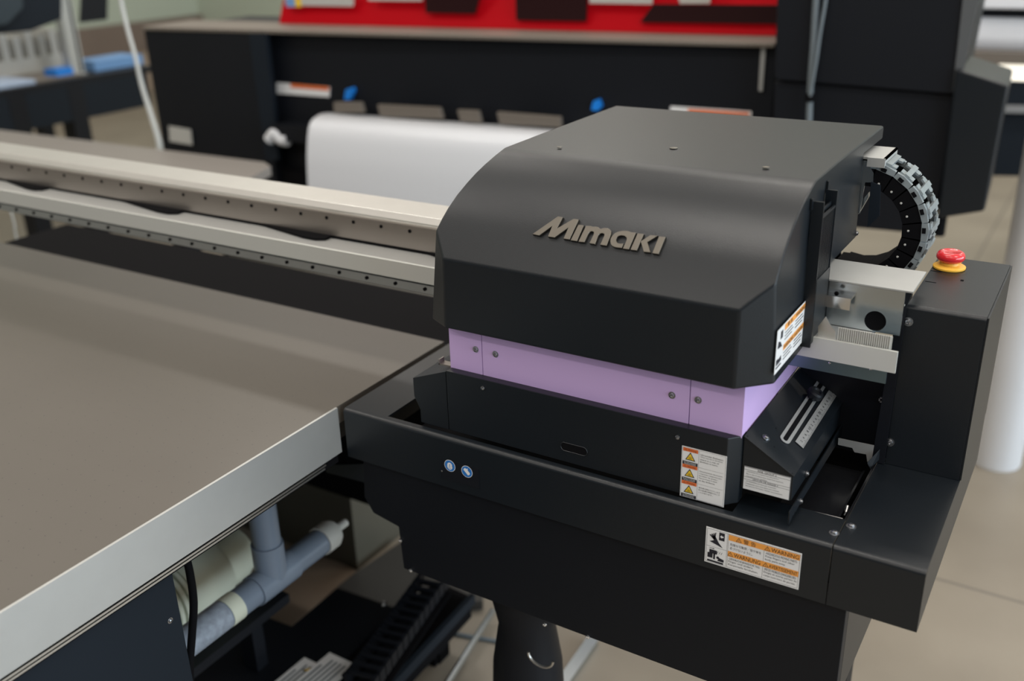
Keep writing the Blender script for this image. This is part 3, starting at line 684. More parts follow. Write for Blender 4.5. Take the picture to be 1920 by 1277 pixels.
for (x, y) in ((1402, 818), (1452, 838), (1486, 888), (1455, 803)):
    lathe('pin_hole', [(0, 0), (.0009, 0), (0, .0002)], on_lid(x, y), lidn, M['deep'], lid, 8)
for (x, y) in ((1512, 888), (1585, 770)): screw(at(x, y, X=BX1+.0005), (1, 0, 0), sb, .0035)
# lower wiper strip under the right side box
bm = bmesh.new(); X2 = -.2655
pts = [(X2, 1.055, .899), (X2, 1.073, .905), (X2, 1.073, .901), (X2, 1.081, .906), (X2, 1.081, .902), (X2, 1.10, .905), (X2, 1.375, .905), (X2, 1.375, .928), (X2, 1.055, .918)]
add_prism(bm, [(x, y, z+.002) for x, y, z in pts], (.0015, 0, 0)); fin('wiper_strip', bm, M['black'], sb, label='toothed lower strip')
for (x, y) in ((1501, 940), (1586, 795)): screw(at(x, y, X=X2+.0015), (1, 0, 0), sb, .003)
# caution label on the front of the side box
BY = 1.073
a = at(1393, 914, Y=BY); b = at(1479, 940, Y=BY); c = at(1396, 872, Y=BY)
w = b.x-a.x; h = c.z-a.z
L = Label((a.x, BY-.0001, (a.z+b.z)/2+.0005), (1, 0, 0), (0, 0, 1), w, h)
L.frame(0, 0, w, h, w*.005, M['ink'])
for y in (.86, .98, .44, .54): L.rect(0, h*y, w, h*.012, M['ink'])
L.text('RISK GROUP 2', w*.3, h*.88, w*.4, h*.08, M['ink']); L.text('GROUPE DE RISQUE 2', w*.2, h*.455, w*.55, h*.075, M['ink'])
for i, t in enumerate(('CAUTION: UV emitted from this product.', 'Eye or skin irritation may result from exposure.', 'Use appropriate shielding.')): L.text(t, w*.06, h*(.76-.10*i), w*(.70, .80, .45)[i], h*.06, M['ink'])
for i, t in enumerate(('ATTENTION: UV émis par ce produit.', "L'exposition peut provoquer une irritation", 'des yeux ou de la peau. Utiliser une protection.')): L.text(t, w*.06, h*(.33-.10*i), w*(.66, .72, .80)[i], h*.06, M['ink'])
L.done('caution_label', sb, label='white caution text label')
# pale bracket behind the left box
bm = bmesh.new(); a = at(826, 672, X=-.785); add_box(bm, -.795, -.774, a.y+.008, a.y+.02, .9995, 1.002); add_box(bm, -.795, -.793, a.y+.008, a.y+.02, .9995, 1.008); fin('small_bracket', bm, M['gantry_face'], ca)

# ================================================================== CABLE CARRIER beside the carriage
cc = thing('cable_carrier', 'black and pale grey cable chain curling down behind the right side of the carriage', 'cable chain', (-.30, 1.46, 1.08))
CX, CZ, RO, RI = -.305, 1.173, .097, .062; Y0c, Y1c = 1.442, 1.512
path = [(-.345+.042*k/2, 1.0) for k in range(0)]
def link(pc, tx, tz, idx):
    # pc centre (x,z), tangent (tx,tz), outward normal
    nx, nz = tz, -tx                                     # outward for clockwise travel is set below
    def Q(s, h, y): return Vector((pc[0]+tx*s+onx*h, y, pc[1]+tz*s+onz*h))
    onx, onz = (tz, -tx)
    hl = .0128; bm = bmesh.new(); o, i_ = .0175, -.0175
    for y in (Y0c, Y1c-.006):
        ph = [(-hl*.82, i_), (hl*.72, i_), (hl*1.12, .009), (-hl*1.12, .009)]
        add_prism(bm, [Q(s, h, y) for s, h in ph], (0, .006, 0))
    add_prism(bm, [Q(-hl*.8, i_, Y0c+.006), Q(hl*.7, i_, Y0c+.006), Q(hl*.7, i_+.003, Y0c+.006), Q(-hl*.8, i_+.003, Y0c+.006)], (0, Y1c-Y0c-.012, 0))
    l = fin('chain_link', bm, M['deep'], cc)
    bm = bmesh.new()
    for y in (Y0c-.0008, Y1c-.0065):                       # translucent upper side pieces
        add_prism(bm, [Q(-hl*1.1, .0085, y), Q(hl*.95, .0085, y), Q(hl*.95, .0165, y), Q(hl*.2, .0185, y), Q(-hl*1.1, .0165, y)], (0, .0073, 0))
    for (s0, s1, ya, yb, hh) in ((-hl*.9, hl*.8, Y0c+.006, Y0c+.022, .0195), (-hl*.9, hl*.8, Y1c-.022, Y1c-.006, .0195), (-hl*.35, hl*.25, Y0c+.004, Y1c-.004, .0215)):
        add_prism(bm, [Q(s0, .0165, ya), Q(s1, .0165, ya), Q(s1, hh, ya), Q(s0, hh, ya)], (0, yb-ya, 0))
    fin('crossbar', bm, M['chain'], l, label='pale grey crossbar')
    bm = bmesh.new()
    for y in (Y0c-.0018,): add_prism(bm, [Q(-hl*.15, .0095, y), Q(hl*.45, .0095, y), Q(hl*.45, .0145, y), Q(-hl*.15, .0145, y)], (0, .0012, 0))
    fin('latch', bm, M['deep'], l)
    bm = bmesh.new(); add_lathe(bm, [(0, 0), (.0017, 0), (.0014, .001), (0, .0012)], Q(0, -.009, Y0c), (0, -1, 0), 10); fin('pin', bm, M['grey'], l)
Rm = (RO+RI)/2+.000
ang = 88; n = 0
while ang > -100:
    a = math.radians(ang); link((CX+Rm*math.cos(a), CZ+Rm*math.sin(a)), -math.sin(a)*-1*-1, math.cos(a), n) if False else link((CX+Rm*math.cos(a), CZ+Rm*math.sin(a)), -math.sin(a), math.cos(a), n)
    ang -= math.degrees(.0235/Rm); n += 1
for k in range(10):
    link((CX-.02-.0235*k, CZ-Rm), 1, 0, n)
# fixing clamp and brackets at the carriage end
bm = bmesh.new(); zc = CZ+RO+.004
add_box(bm, -.318, -.276, Y0c-.004, Y1c+.004, zc, zc+.003); add_box(bm, -.279, -.276, Y0c-.004, Y1c+.004, zc-.008, zc+.003); add_box(bm, -.30, -.276, Y0c-.006, Y0c-.004, zc-.010, zc+.003)
clamp = fin('clamp_plate', bm, M['alu_dull'], cc, label='pale metal clamp plate')
pts = [at(1615, 300, Y=1.44), at(1627, 305, Y=1.44), at(1638, 325, Y=1.44), at(1637, 342, Y=1.44), at(1622, 342, Y=1.44), at(1612, 400, Y=1.44), at(1606, 400, Y=1.44)]
prism('bracket', pts, (0, .002, 0), M['steel'], cc, label='blue-grey bracket')
pts = [at(1609, 385, Y=1.45), at(1628, 362, Y=1.45), at(1628, 370, Y=1.45), at(1609, 402, Y=1.45)]
prism('bracket', pts, (0, .01, 0), M['steel'], cc, label='lower blue-grey arm')
pts = [at(1633, 341, Y=1.43), at(1651, 348, Y=1.43), at(1649, 405, Y=1.43), at(1626, 427, Y=1.43)]
prism('cover_plate', pts, (0, .002, 0), M['navy'], cc, label='dark grey cover plate')

# ================================================================== REAR ROLL PRINTER (turned 4.5 degrees)
TH = math.radians(4.5); EX = Vector((math.cos(TH), math.sin(TH), 0)); EY = Vector((-math.sin(TH), math.cos(TH), 0)); OO = Vector((0, 4.5, 0))
def lo(x, y, Y=None, X=None, Z=None):
    d = ray(x, y); r = CAM-OO
    t = (Y-r.dot(EY))/d.dot(EY) if Y is not None else (X-r.dot(EX))/d.dot(EX) if X is not None else (Z-CAM.z)/d.z
    p = r+d*t; return Vector((p.dot(EX), p.dot(EY), p.z))
def rthing(name, label, cat, l, group=None):
    l = Vector(l); w = OO+EX*l.x+EY*l.y; w.z = l.z
    return thing(name, label, cat, l, group, TH, w)
rp = rthing('roll_printer', 'long black roll printer behind the gantry with a beige top shelf and red cover', 'printer', (-2.2, -1.2, 0))
YF = -1.5
zt = 1.232; xl = lo(285, 57, Y=YF-.02).x; xm = lo(497, 60, Y=YF).x; xr = lo(1457, 80, Y=YF).x
box('body', xm, xr, YF, YF+.55, .73, zt, M['black2'], rp, .004)
box('end_housing', xl, xm+.02, YF-.06, YF+.55, .68, zt+.002, M['black2'], rp, .006)
# slanting blue-black edge post between housing and body
pts = [lo(466, 62, Y=YF-.062), lo(497, 62, Y=YF-.062), lo(522, 300, Y=YF-.062), lo(498, 300, Y=YF-.062)]
prism('edge_post', pts, (0, .02, 0), M['navy'], rp, label='blue-black edge post')
zs = zt+.004
sh = [lo(285, 57, Z=zs), lo(1457, 82, Z=zs), lo(1457, 50, Z=zs+.005), lo(350, 35, Z=zs+.005)]
sh = [(xl, YF-.07, zs), (xr, YF-.03, zs), (xr, YF+.20, zs), (xl, YF+.20, zs)]
prism('top_shelf', sh, (0, 0, .014), M['beige'], rp, .004, label='beige metal top shelf')
# red cover behind the shelf
c0 = lo(521, 30, Y=YF+.14); c1 = lo(1457, 40, Y=YF+.14)
pts = [(c0.x, YF+.14, zs+.014), (c0.x, YF+.24, 1.46), (c0.x, YF+.5, 1.46), (c0.x, YF+.5, zs+.014)]
prism('red_cover', pts, (c1.x-c0.x, 0, 0), M['redlid'], rp, .004, label='glossy red cover')
def rquad(name, px, Y, th, m, label=None, b=0): return prism(name, [lo(x, y, Y=Y) for x, y in px], (0, th, 0), m, rp, b, label)
YC = YF+.135
rquad('cover_window', [(795, -30), (905, -30), (890, 26), (798, 24)], YC, .01, M['darkred'], 'dark window in the red cover')
rquad('cover_window', [(965, -30), (1102, -30), (1098, 40), (968, 38)], YC, .01, M['darkred'], 'dark window in the red cover')
rquad('cover_window', [(1225, 8), (1457, 10), (1457, 45), (1200, 42)], YC, .01, M['darkred'], 'dark window in the red cover')
rquad('cover_label', [(530, -20), (662, -20), (660, 12), (536, 10)], YC, .01, M['grey'], 'white label on the red cover')
rquad('cover_label', [(536, -8), (552, -8), (554, 13), (537, 13)], YC-.004, .004, M['bluecloth'], 'pale blue mark')
rquad('cover_label', [(552, -8), (562, -8), (564, 13), (554, 13)], YC-.004, .004, M['signyel'], 'yellow mark')
rquad('cover_trim', [(690, -30), (790, -30), (790, 2), (690, 1)], YC, .008, M['grey'], 'pale strip')
rquad('cover_trim', [(1105, -30), (1225, -30), (1222, 8), (1105, 6)], YC, .008, M['grey'], 'pale strip')
rquad('cover_trim', [(1262, -30), (1335, -30), (1330, 7), (1275, 7)], YC, .008, M['grey'], 'pale strip')
# labels and blue tabs
rquad('warning_label', [(518, 155), (618, 163), (617, 182), (519, 175)], YF-.004, .003, M['white'], 'white and orange warning label'); rquad('warning_label', [(545, 157), (616, 163), (616, 170), (545, 164)], YF-.006, .002, M['dorange'], 'orange stripe')
rquad('warning_label', [(1257, 199), (1409, 209), (1408, 222), (1256, 212)], YF-.004, .003, M['white'], 'white and orange warning label'); rquad('warning_label', [(1290, 204), (1404, 211), (1404, 217), (1290, 212)], YF-.006, .002, M['dorange'], 'orange stripe')
rquad('blue_tab', [(648, 168), (660, 164), (662, 172), (655, 187), (645, 187)], YF-.02, .02, M['blueclip'], 'bright blue lever tab'); rquad('blue_tab', [(1112, 190), (1122, 186), (1127, 200), (1120, 208), (1108, 206)], YF-.02, .02, M['blueclip'], 'bright blue lever tab')
rquad('paper_tag', [(316, 236), (357, 243), (360, 272), (318, 265)], YF-.07, .003, M['grey'], 'pale tag')
# white plastic hook
pc = [lo(505, 262, Y=YF-.09), lo(516, 250, Y=YF-.09), lo(528, 262, Y=YF-.09), lo(540, 263, Y=YF-.09)]
tube('roll_hook', pc, .022, M['colw'], rp, 12, label='white plastic hook')
rquad('silver_rod', [(1427, 84), (1436, 84), (1429, 172), (1422, 170)], YF-.01, .01, M['alu_dull'], 'thin vertical metal rod')
# clamps above the media
for px in (((624, 192), (676, 192), (682, 212), (626, 212)), ((706, 196), (824, 202), (830, 224), (712, 219)), ((856, 206), (896, 208), (902, 232), (862, 228)), ((930, 210), (1050, 219), (1052, 240), (936, 234))):
    rquad('media_clamp', px, YF-.07, .02, M['beige'], 'pale metal media clamp', .004)
box('platen', xm+.06, xr-.05, YF-.10, YF, .86, .915, M['black2'], rp, .01)
for x in (xl+.12, xr-.06): 
    box('stand_leg', x, x+.07, YF+.15, YF+.25, .06, .73, M['black2'], rp); box('stand_foot', x-.01, x+.08, YF-.15, YF+.55, 0, .06, M['black2'], rp, .01)
box('paper_catcher', xl+.2, xr-.05, YF-.02, YF+.02, .20, .73, M['deep'], rp)
box('stand_bar', xl+.12, xr, YF+.17, YF+.23, .30, .38, M['black2'], rp)
# hanging sheet of white media
ml = lo(590, 215, Y=YF-.12)
med = bmesh.new(); X0 = lo(578, 260, Y=YF-.16).x; X1 = xr-.28
pf = smoothpath([(0, YF-.03, .962), (0, YF-.09, .963), (0, YF-.145, .938), (0, YF-.175, .85), (0, YF-.19, .74), (0, YF-.20, .60), (0, YF-.20, .45)], 6)
add_prism(med, [(X0, p.y, p.z) for p in pf]+[(X0, p.y+.004, p.z-.004) for p in pf[::-1]], (X1-X0, 0, 0))
m_ = fin('media_sheet', med, M['media'], rp, 40, 'white print media sheet hanging down')
# right-hand tower of the printer
YT = YF-.10
tw = rthing('printer_end_unit', 'tall black end cabinet of the rear printer, above the cable chain', 'cabinet', (-.8, -1.4, .6))
def tquad(name, px, Y, th, m, label=None, b=0): return prism(name, [lo(x, y, Y=Y) for x, y in px], (0, th, 0), m, tw, b, label)
tquad('tower_cover', [(1458, -60), (1842, -60), (1795, 178), (1452, 150)], YT-.02, .5, M['black2'], None, .006)
tquad('tower_base', [(1452, 152), (1798, 180), (1754, 408), (1693, 436), (1607, 428), (1440, 405)], YT, .48, M['black2'], None, .006)
tquad('side_strip', [(1812, -60), (1846, -60), (1800, 168), (1786, 172)], YT-.026, .006, mat('grey_side_strip', (.10, .105, .11), .4), 'grey perforated side strip')
tquad('side_pod', [(1792, 128), (1891, 160), (1846, 397), (1757, 411)], YT-.04, .30, M['black'], 'bevelled black side pod', .008)
p = lo(1757, 440, Y=YT+.05); q = lo(1757, 405, Y=YT+.05); lathe('knob', [(0, 0), (.02, 0), (.02, q.z-p.z), (0, q.z-p.z)], p, (0, 0, 1), M['deep'], tw)
cb = rthing('hanging_grey_cable', 'pair of grey cables running down the front of the tall black end cabinet', 'cable', (-.95, -1.66, .7))
pl = [lo(x, y, Y=YT-.035) for x, y in ((1534, -40), (1530, 0), (1526, 70), (1521, 140), (1519, 176), (1517, 230), (1515, 300))]
tube('cable', pl, .0085, M['greycable'], cb)
pl = [lo(x, y, Y=YT-.045) for x, y in ((1552, -40), (1548, 0), (1538, 60), (1531, 110), (1524, 150), (1519, 180))]
tube('cable', pl, .0045, M['greycable'], cb)
p = lo(1518, 190, Y=YT-.035); lathe('cable_tie', [(0, 0), (.013, 0), (.013, .022), (0, .022)], p, (0, 0, 1), M['deep'], cb)

# ================================================================== REAR FLAT TABLE, far machine, column
rt = thing('worktable', 'dark grey flat worktable behind the gantry beam, on the left', 'worktable', (-3.2, 2.1, 0))
prism('top', [(-4.6, 2.22, .87), (-2.33, 2.27, .87), (-2.27, 2.235, .87), (-2.20, 2.05, .87), (-2.20, 1.9, .87), (-4.6, 1.9, .87)][:], (0, 0, .03), M['wtable'], rt, .002)
for x in (-4.4, -2.5): box('leg', x, x+.06, 2.0, 2.06, 0, .87, M['black2'], rt)
col = lathe('round_column', [(0, 0), (.071, 0), (.073, .004), (.073, 2.9), (0, 2.9)], (-.155, 3.075, 0), (0, 0, 1), M['colw'], None, 40)
tag(col, 'round white pole standing on the floor at the right edge', 'column')
YW = 4.4
fm = thing('roller_printer', 'white and black roller printer far behind at the top right corner', 'printer', (.6, YW+.2, 0))
def fquad(name, px, Y, th, m, label=None, b=0): return prism(name, [at(x, y, Y=Y) for x, y in px], (0, th, 0), m, fm, b, label)
fquad('top_cover', [(1800, -60), (2150, -60), (2150, 22), (1800, 16)], YW, .3, M['colw'], 'white top cover', .01)
fquad('dark_band', [(1800, 17), (2150, 23), (2150, 42), (1800, 36)], YW+.08, .2, M['black2'])  # dark band set back below the white cover
a = at(1800, 66, Y=YW); b = at(2150, 75, Y=YW)
bm = bmesh.new(); add_tube(bm, [a+Vector((0, .12, 0)), b+Vector((0, .12, (a.z-b.z)))], .075, 24); fin('media_roll', bm, M['colw'], fm, 40, label='pale media roll')
fquad('feed_tray', [(1800, 96), (2150, 108), (2150, 128), (1800, 118)], YW-.02, .15, M['beige'])
fquad('lit_panel', [(1872, 122), (2150, 128), (2150, 160), (1868, 150)], YW, .08, mat('warm_light_panel', (.8, .78, .7), .4, emit=(1, .93, .78, 1.1)), 'lit front panel')
fquad('front_cover', [(1840, 150), (2150, 162), (2150, 335), (1830, 330)], YW+.01, .4, M['navy'], None, .006)
fquad('grey_rail', [(1840, 198), (2150, 206), (2150, 218), (1840, 210)], YW-.02, .03, mat('grey_rail_paint', (.25, .26, .27), .5))
a = at(1840, 331, Y=YW+.2)
for x in (a.x+.75, a.x+1.6): box('leg', x, x+.07, YW+.1, YW+.3, 0, a.z+.06, M['black2'], fm)

# ================================================================== LEFT BACKGROUND: desk frame and what stands on it
XD = -4.55
dk = thing('metal_frame_desk', 'dark metal-framed desk in the blurred background at the left', 'desk', (XD-.4, 3.2, 0))
ya = at(-80, 180, X=XD).y; yb_ = at(290, 130, X=XD).y; zt1 = at(145, 147, X=XD).z
box('desk_top', XD-1.0, XD, ya, yb_, zt1-.03, zt1, M['black2'], dk, .004)
box('apron', XD-.03, XD+.002, ya, yb_-.06, zt1-.20, zt1-.03, M['navy'], dk)
z2 = at(150, 205, X=XD).z; y2 = at(235, 190, X=XD).y
box('shelf_bar', XD-.04, XD, ya, y2, z2-.05, z2+.03, M['black2'], dk)
for px in (34, 147, ):
    y = at(px, 200, X=XD).y; box('leg', XD-.09, XD+.004, y-.045, y+.045, 0, zt1-.03, M['black2'], dk)
box('leg', XD-1.0, XD-.92, ya+.05, ya+.12, 0, zt1-.03, M['black2'], dk); box('leg', XD-1.0, XD-.92, yb_-.12, yb_-.05, 0, zt1-.03, M['black2'], dk)
def dbox(name, px0, px1, ytop, ybot, X, dep, m, label, cat, group=None, b=.004):
    a = at(px0, ybot, X=X); c = at(px1, ybot, X=X); t = at((px0+px1)/2, ytop, X=X)
    o = box(name, X-dep, X, a.y, c.y, zt1+.001, max(t.z, zt1+.01), m, None, b); return tag(o, label, cat, group)
dbox('blue_storage_box', 180, 272, 108, 138, XD-.12, .18, M['bluecloth'], 'light blue box on the far end of the desk', 'box')
dbox('blue_cloth_bundle', 108, 140, 128, 146, XD-.10, .10, M['blueclip'], 'small bright blue bundle beside the metal post on the desk', 'cloth')
o = box('paper_stack', XD-.30, XD-.05, at(-40, 160, X=XD).y, at(80, 160, X=XD).y, zt1+.001, zt1+.02, M['paleblue']); tag(o, 'pale blue stack of paper lying on the near end of the desk', 'paper')
o = box('beige_mat', XD-.35, XD-.06, at(84, 160, X=XD).y, at(170, 150, X=XD).y, zt1+.001, zt1+.010, M['beige']); tag(o, 'beige mat on the desk between the blue paper and the metal post', 'mat')
# aluminium post
pst = thing('aluminium_post', 'vertical grooved aluminium post standing on the desk', 'post', (XD-.05, 3.2, zt1))
yy = at(152, 145, X=XD-.11).y; box('profile', XD-.17, XD-.11, yy-.045, yy+.03, zt1+.001, 2.0, M['alu_dull'], pst, .004); box('groove', XD-.1105, XD-.106, yy+.006, yy+.016, zt1+.01, 1.99, M['black2'], pst); box('foot', XD-.18, XD-.10, yy-.05, yy+.035, zt1+.0005, zt1+.004, M['alu_dull'], pst)
# white sample rack
XR_ = XD-.35
rk = thing('white_divider_rack', 'white rack with upright dividers on the desk behind the metal post', 'rack', (XR_-.1, 3.0, zt1))
r0 = at(-20, 130, X=XR_); r1 = at(140, 115, X=XR_); zr = at(60, 108, X=XR_).z; zr2 = at(60, 66, X=XR_).z
box('rack_body', XR_-.2, XR_, r0.y, r1.y, zt1+.001, zr, M['grey'], rk, .004)
n = 7
for k in range(n): 
    y = r0.y+(r1.y-r0.y)*(k+.3)/n; box('divider', XR_-.2, XR_, y, y+.035, zr, zr2+(.02 if k % 2 else 0), M['grey'], rk, .004)
box('rack_back', XR_-.21, XR_-.2, r0.y, r1.y, zt1+.001, zr2-.02, M['grey'], rk)
# dark monitor
mn = thing('dark_monitor', 'large dark monitor seen from behind at the top left corner', 'monitor', (XD-.1, 2.9, 1.1))
XM = XD-.02
pts = [at(-60, -60, X=XM), at(118, -60, X=XM), at(117, 36, X=XM), at(60, 58, X=XM), at(-60, 70, X=XM)]
prism('screen_back', pts, (-.05, 0, 0), M['navy'], mn, .01)
prism('rear_bulge', [at(-60, 60, X=XM+.01), at(10, 45, X=XM+.01), at(38, 15, X=XM+.01), at(35, -40, X=XM+.01), at(-60, -40, X=XM+.01)], (.03, 0, 0), mat('blue_grey_plastic', (.022, .036, .048), .5), mn, .01)
p = at(146, 30, X=XM-.05); box('mount_arm', XM-.08, XM-.05, at(60, 20, X=XM).y, yy-.047, 1.30, 1.34, M['black2'], mn)
prism('mounted_panel', [at(158, -60, X=XD-.13), at(204, -60, X=XD-.13), at(202, 37, X=XD-.13), at(152, 43, X=XD-.13)], (-.02, 0, 0), M['black2'], pst, .004, 'small black panel')
# white cable hanging in front of the left housing
P_ = [(222, -60), (227, 0), (238, 50), (254, 108), (266, 160), (283, 215), (297, 262), (303, 300)]
pl = [at(x, y, Y=2.45) for x, y in P_]; pl.append(Vector((pl[-1].x+.01, 2.45, .5))); pl.append(Vector((pl[-1].x, 2.45, .012)))
bm = bmesh.new(); sp_ = smoothpath(pl, 5); rr = [.0075+.006*max(0, (k-18)/22) for k in range(len(sp_))]
add_tube(bm, sp_, rr, 12); o = fin('white_cable', bm, M['cable'], None, 40); tag(o, 'white cable hanging down in front of the rear printer, at the left', 'cable')
sc = tube('white_cable', [at(20, 395, Y=1.75), at(28, 425, Y=1.75), at(36, 470, Y=1.75), Vector((at(36, 470, Y=1.75).x, 1.75, .004))], .003, M['cable'], None); tag(sc, 'thin white cable behind the left end of the gantry', 'cable')

# ================================================================== UNDER THE TABLE
PX_, PZ = -1.16, .50
pipe = thing('drain_pipe', 'grey-blue plastic pipe with a tee branch under the printing table', 'pipe', (PX_, 1.0, .45))
R_ = .0255
y0 = at(352, 1190, X=PX_).y; y1 = at(606, 1008, X=PX_).y; ytee = at(512, 1075, X=PX_).y
zp = (at(500, 1092, X=PX_).z + at(600, 1015, X=PX_).z)/2
bm = bmesh.new(); add_tube(bm, [(PX_, y0-.10, zp), (PX_, y1, zp)], R_, 24); add_tube(bm, [(PX_, ytee-.004, zp), (PX_, ytee-.004, .786)], R_*.98, 24); fin('pipe_body', bm, M['pvc'], pipe, 40)
bm = bmesh.new(); add_tube(bm, [(PX_, ytee-.05, zp), (PX_, ytee+.045, zp)], R_*1.14, 24); add_tube(bm, [(PX_, ytee-.004, zp), (PX_, ytee-.004, zp+.075)], R_*1.12, 24); fin('tee_joint', bm, M['pvc'], pipe, 40)
yb1 = at(430, 1135, X=PX_).y
lathe('tape_band', [(0, 0), (R_*1.05, 0), (R_*1.05, .028), (0, .028)], (PX_, yb1-.014, zp), (0, 1, 0), M['cream'], pipe, 24, 'cream tape band')
lathe('label_wrap', [(0, 0), (R_*1.03, 0), (R_*1.03, .11), (0, .11)], (PX_, yb1-.126, zp), (0, 1, 0), mat('scuffed_pale_blue_wrap', (.27, .31, .37), .5, noise=.5, nscale=90), pipe, 24, 'scuffed pale wrap')
lathe('end_cap', [(0, 0), (R_*1.12, 0), (R_*1.12, .03), (R_*.9, .04), (.008, .045), (.008, .075), (0, .075)], (PX_, y1-.01, zp), (0, 1, 0), M['grey'], pipe, 24, 'white end cap with nipple')
bl = thing('vacuum_blower', 'cream cylindrical vacuum blower under the printing table behind the grey-blue pipe', 'blower', (-1.36, 1.0, .4))
XBw = -1.36; cb0 = at(375, 1062, X=XBw); cb1 = at(478, 1012, X=XBw); cy = (cb0.z+cb1.z)/2-.005
lathe('motor_body', [(0, 0), (.066, 0), (.072, .010), (.072, .085), (.066, .095), (0, .095)], (XBw, cb0.y-.07, cy), (0, 1, 0), M['cream'], bl, 40)
lathe('motor_cap', [(0, 0), (.058, 0), (.058, .05), (.048, .072), (.025, .08), (0, .08)], (XBw, cb0.y+.025, cy), (0, 1, 0), M['cream'], bl, 40)
bm = bmesh.new()
for k in range(9): add_lathe(bm, [(0, 0), (.074, 0), (.074, .008), (0, .008)], (XBw, cb0.y-.085-.014*k, cy), (0, 1, 0), 32)
add_lathe(bm, [(0, 0), (.064, 0), (.064, .125), (0, .125)], (XBw, cb0.y-.20, cy), (0, 1, 0), 32)
fin('cooling_fins', bm, M['cream'], bl, 40, 'ribbed cream housing')
box('mounting_frame', XBw-.09, XBw+.09, cb0.y-.19, cb0.y+.13, cy-.12, cy-.10, M['black2'], bl)
for yq in (cb0.y-.15, cb0.y+.08): box('foot', XBw-.02, XBw+.02, yq, yq+.03, .161, cy-.10, M['black2'], bl)
pl = [at(x, y, X=-1.08) for x, y in ((345, 1030), (356, 1075), (363, 1130), (360, 1190), (356, 1250), (358, 1320))]
o = tube('black_cable', pl, .0062, M['deep'], None, 12); tag(o, 'thick black cable hanging beside the dark side panel under the table', 'cable')
ch = thing('machine_base', 'low black plinth plates under the printing table carrying white printed labels', 'chassis', (-1.3, 1.1, 0))  # base plates of the flatbed machine itself, kept as their own object
ZC = .16
cp = [at(x, y, Z=ZC) for x, y in ((300, 1082), (464, 1143), (547, 1174), (631, 1102), (746, 1141), (600, 1277), (520, 1360), (250, 1360))]
prism('base_plate', cp, (0, 0, -.05), M['black2'], ch, .002)
cq = [at(x, y, Z=ZC-.01) for x, y in ((745, 1141), (820, 1090), (882, 1118), (722, 1290), (640, 1330), (590, 1300))]
prism('side_rail', cq, (0, 0, -.06), M['deep'], ch)
for p in (cp[1], cp[4], cq[2]): box('foot', p.x-.10, p.x-.04, p.y-.10, p.y-.04, 0, ZC-.05, M['deep'], ch)
a = at(882, 1112, Z=ZC+.012); b = at(722, 1284, Z=ZC+.012)
bm = bmesh.new(); d = (b-a); add_prism(bm, [a, a+Vector((.012, 0, 0)), b+d*.3+Vector((.012, 0, 0)), b+d*.3], (0, 0, -.025)); fin('edge_bar', bm, M['navy'], ch)
bx = at(671, 1069, Z=.002)
cab = box('steel_cabinet', -2.4, bx.x, bx.y, 2.5, .001, .62, M['olive'], None, .004); tag(cab, 'satin olive grey cabinet standing on the floor under and behind the table', 'cabinet')
gp = [at(x, y, Z=.03) for x, y in ((660, 1078), (760, 1010), (905, 1080), (905, 1127), (745, 1141), (632, 1101))]  # dark sheet standing in for the shade on the floor here
prism('shaded_floor_patch', gp, (0, 0, -.025), mat('shaded_floor_grey', (.045, .043, .040), .4), ch, label='dark patch of shaded floor')
# papers: printed labels on the plate
def plabel(px, tri, lab):
    P4 = [at(x, y, Z=ZC+(.0005 if tri else .0022)) for x, y in px]; bm_ = Label(P4[0], P4[1]-P4[0], P4[3]-P4[0], (P4[1]-P4[0]).length, (P4[3]-P4[0]).length, .001)
    w, h = bm_.w, bm_.h
    for i in range(5): bm_.rect(w*(.12+.15*i), h*.1, w*.07, h*(.78 if i else .6), M['greycable'], 1)
    if tri: bm_.tri(w*.55, h*.82, h*.13, M['signyel'], 3)
    bm_.done('printed_label', ch, label=lab)
plabel([(490, 1300), (537, 1325), (618, 1256), (571, 1233)], True, 'white printed label with a yellow triangle')
plabel([(538, 1291), (590, 1317), (668, 1247), (618, 1224)], False, 'white printed label')
screw(at(718, 1132, Z=ZC), (0, 0, 1), ch, .006, M['chrome'])
# lower cable chain
lc = thing('cable_chain', 'row of black chain links lying low beside the black base plates', 'cable chain', (-1.1, 1.3, .12))
A_ = at(812, 1100, Z=.20); B_ = at(702, 1255, Z=.20)
for k in range(14):
    p = A_.lerp(B_, k/11.0); bm = bmesh.new(); d = (B_-A_).normalized(); e = Vector((d.y, -d.x, 0))*-1
    w2 = .030
    for s in (-1, 1):
        q = p+e*w2*s; add_prism(bm, [q-d*.012-e*.004, q+d*.010-e*.004, q+d*.010+e*.004, q-d*.012+e*.004], (0, 0, .03))
    q = p; add_prism(bm, [q-d*.006-e*w2, q+d*.002-e*w2, q+d*.002+e*w2, q-d*.006+e*w2], (0, 0, .004))
    add_prism(bm, [q-d*.006-e*w2+Vector((0, 0, .028)), q+d*.004-e*w2+Vector((0, 0, .028)), q+d*.004+e*w2+Vector((0, 0, .028)), q-d*.006+e*w2+Vector((0, 0, .028))], (0, 0, .004))
    fin('chain_link', bm, M['black2'], lc)
d = (B_-A_).normalized(); e = Vector((-d.y, d.x, 0))*(w2+.004); q0 = A_-d*.02; q1 = B_+d*.07
prism('chain_tray', [Vector((p.x, p.y, .17)) for p in (q0-e, q0+e, q1+e, q1-e)], (0, 0, .005), M['deep'], lc)
for yq in (B_.y, A_.y): box('stand', A_.x-.02, A_.x+.02, yq-.02, yq+.02, 0, .17, M['deep'], lc)
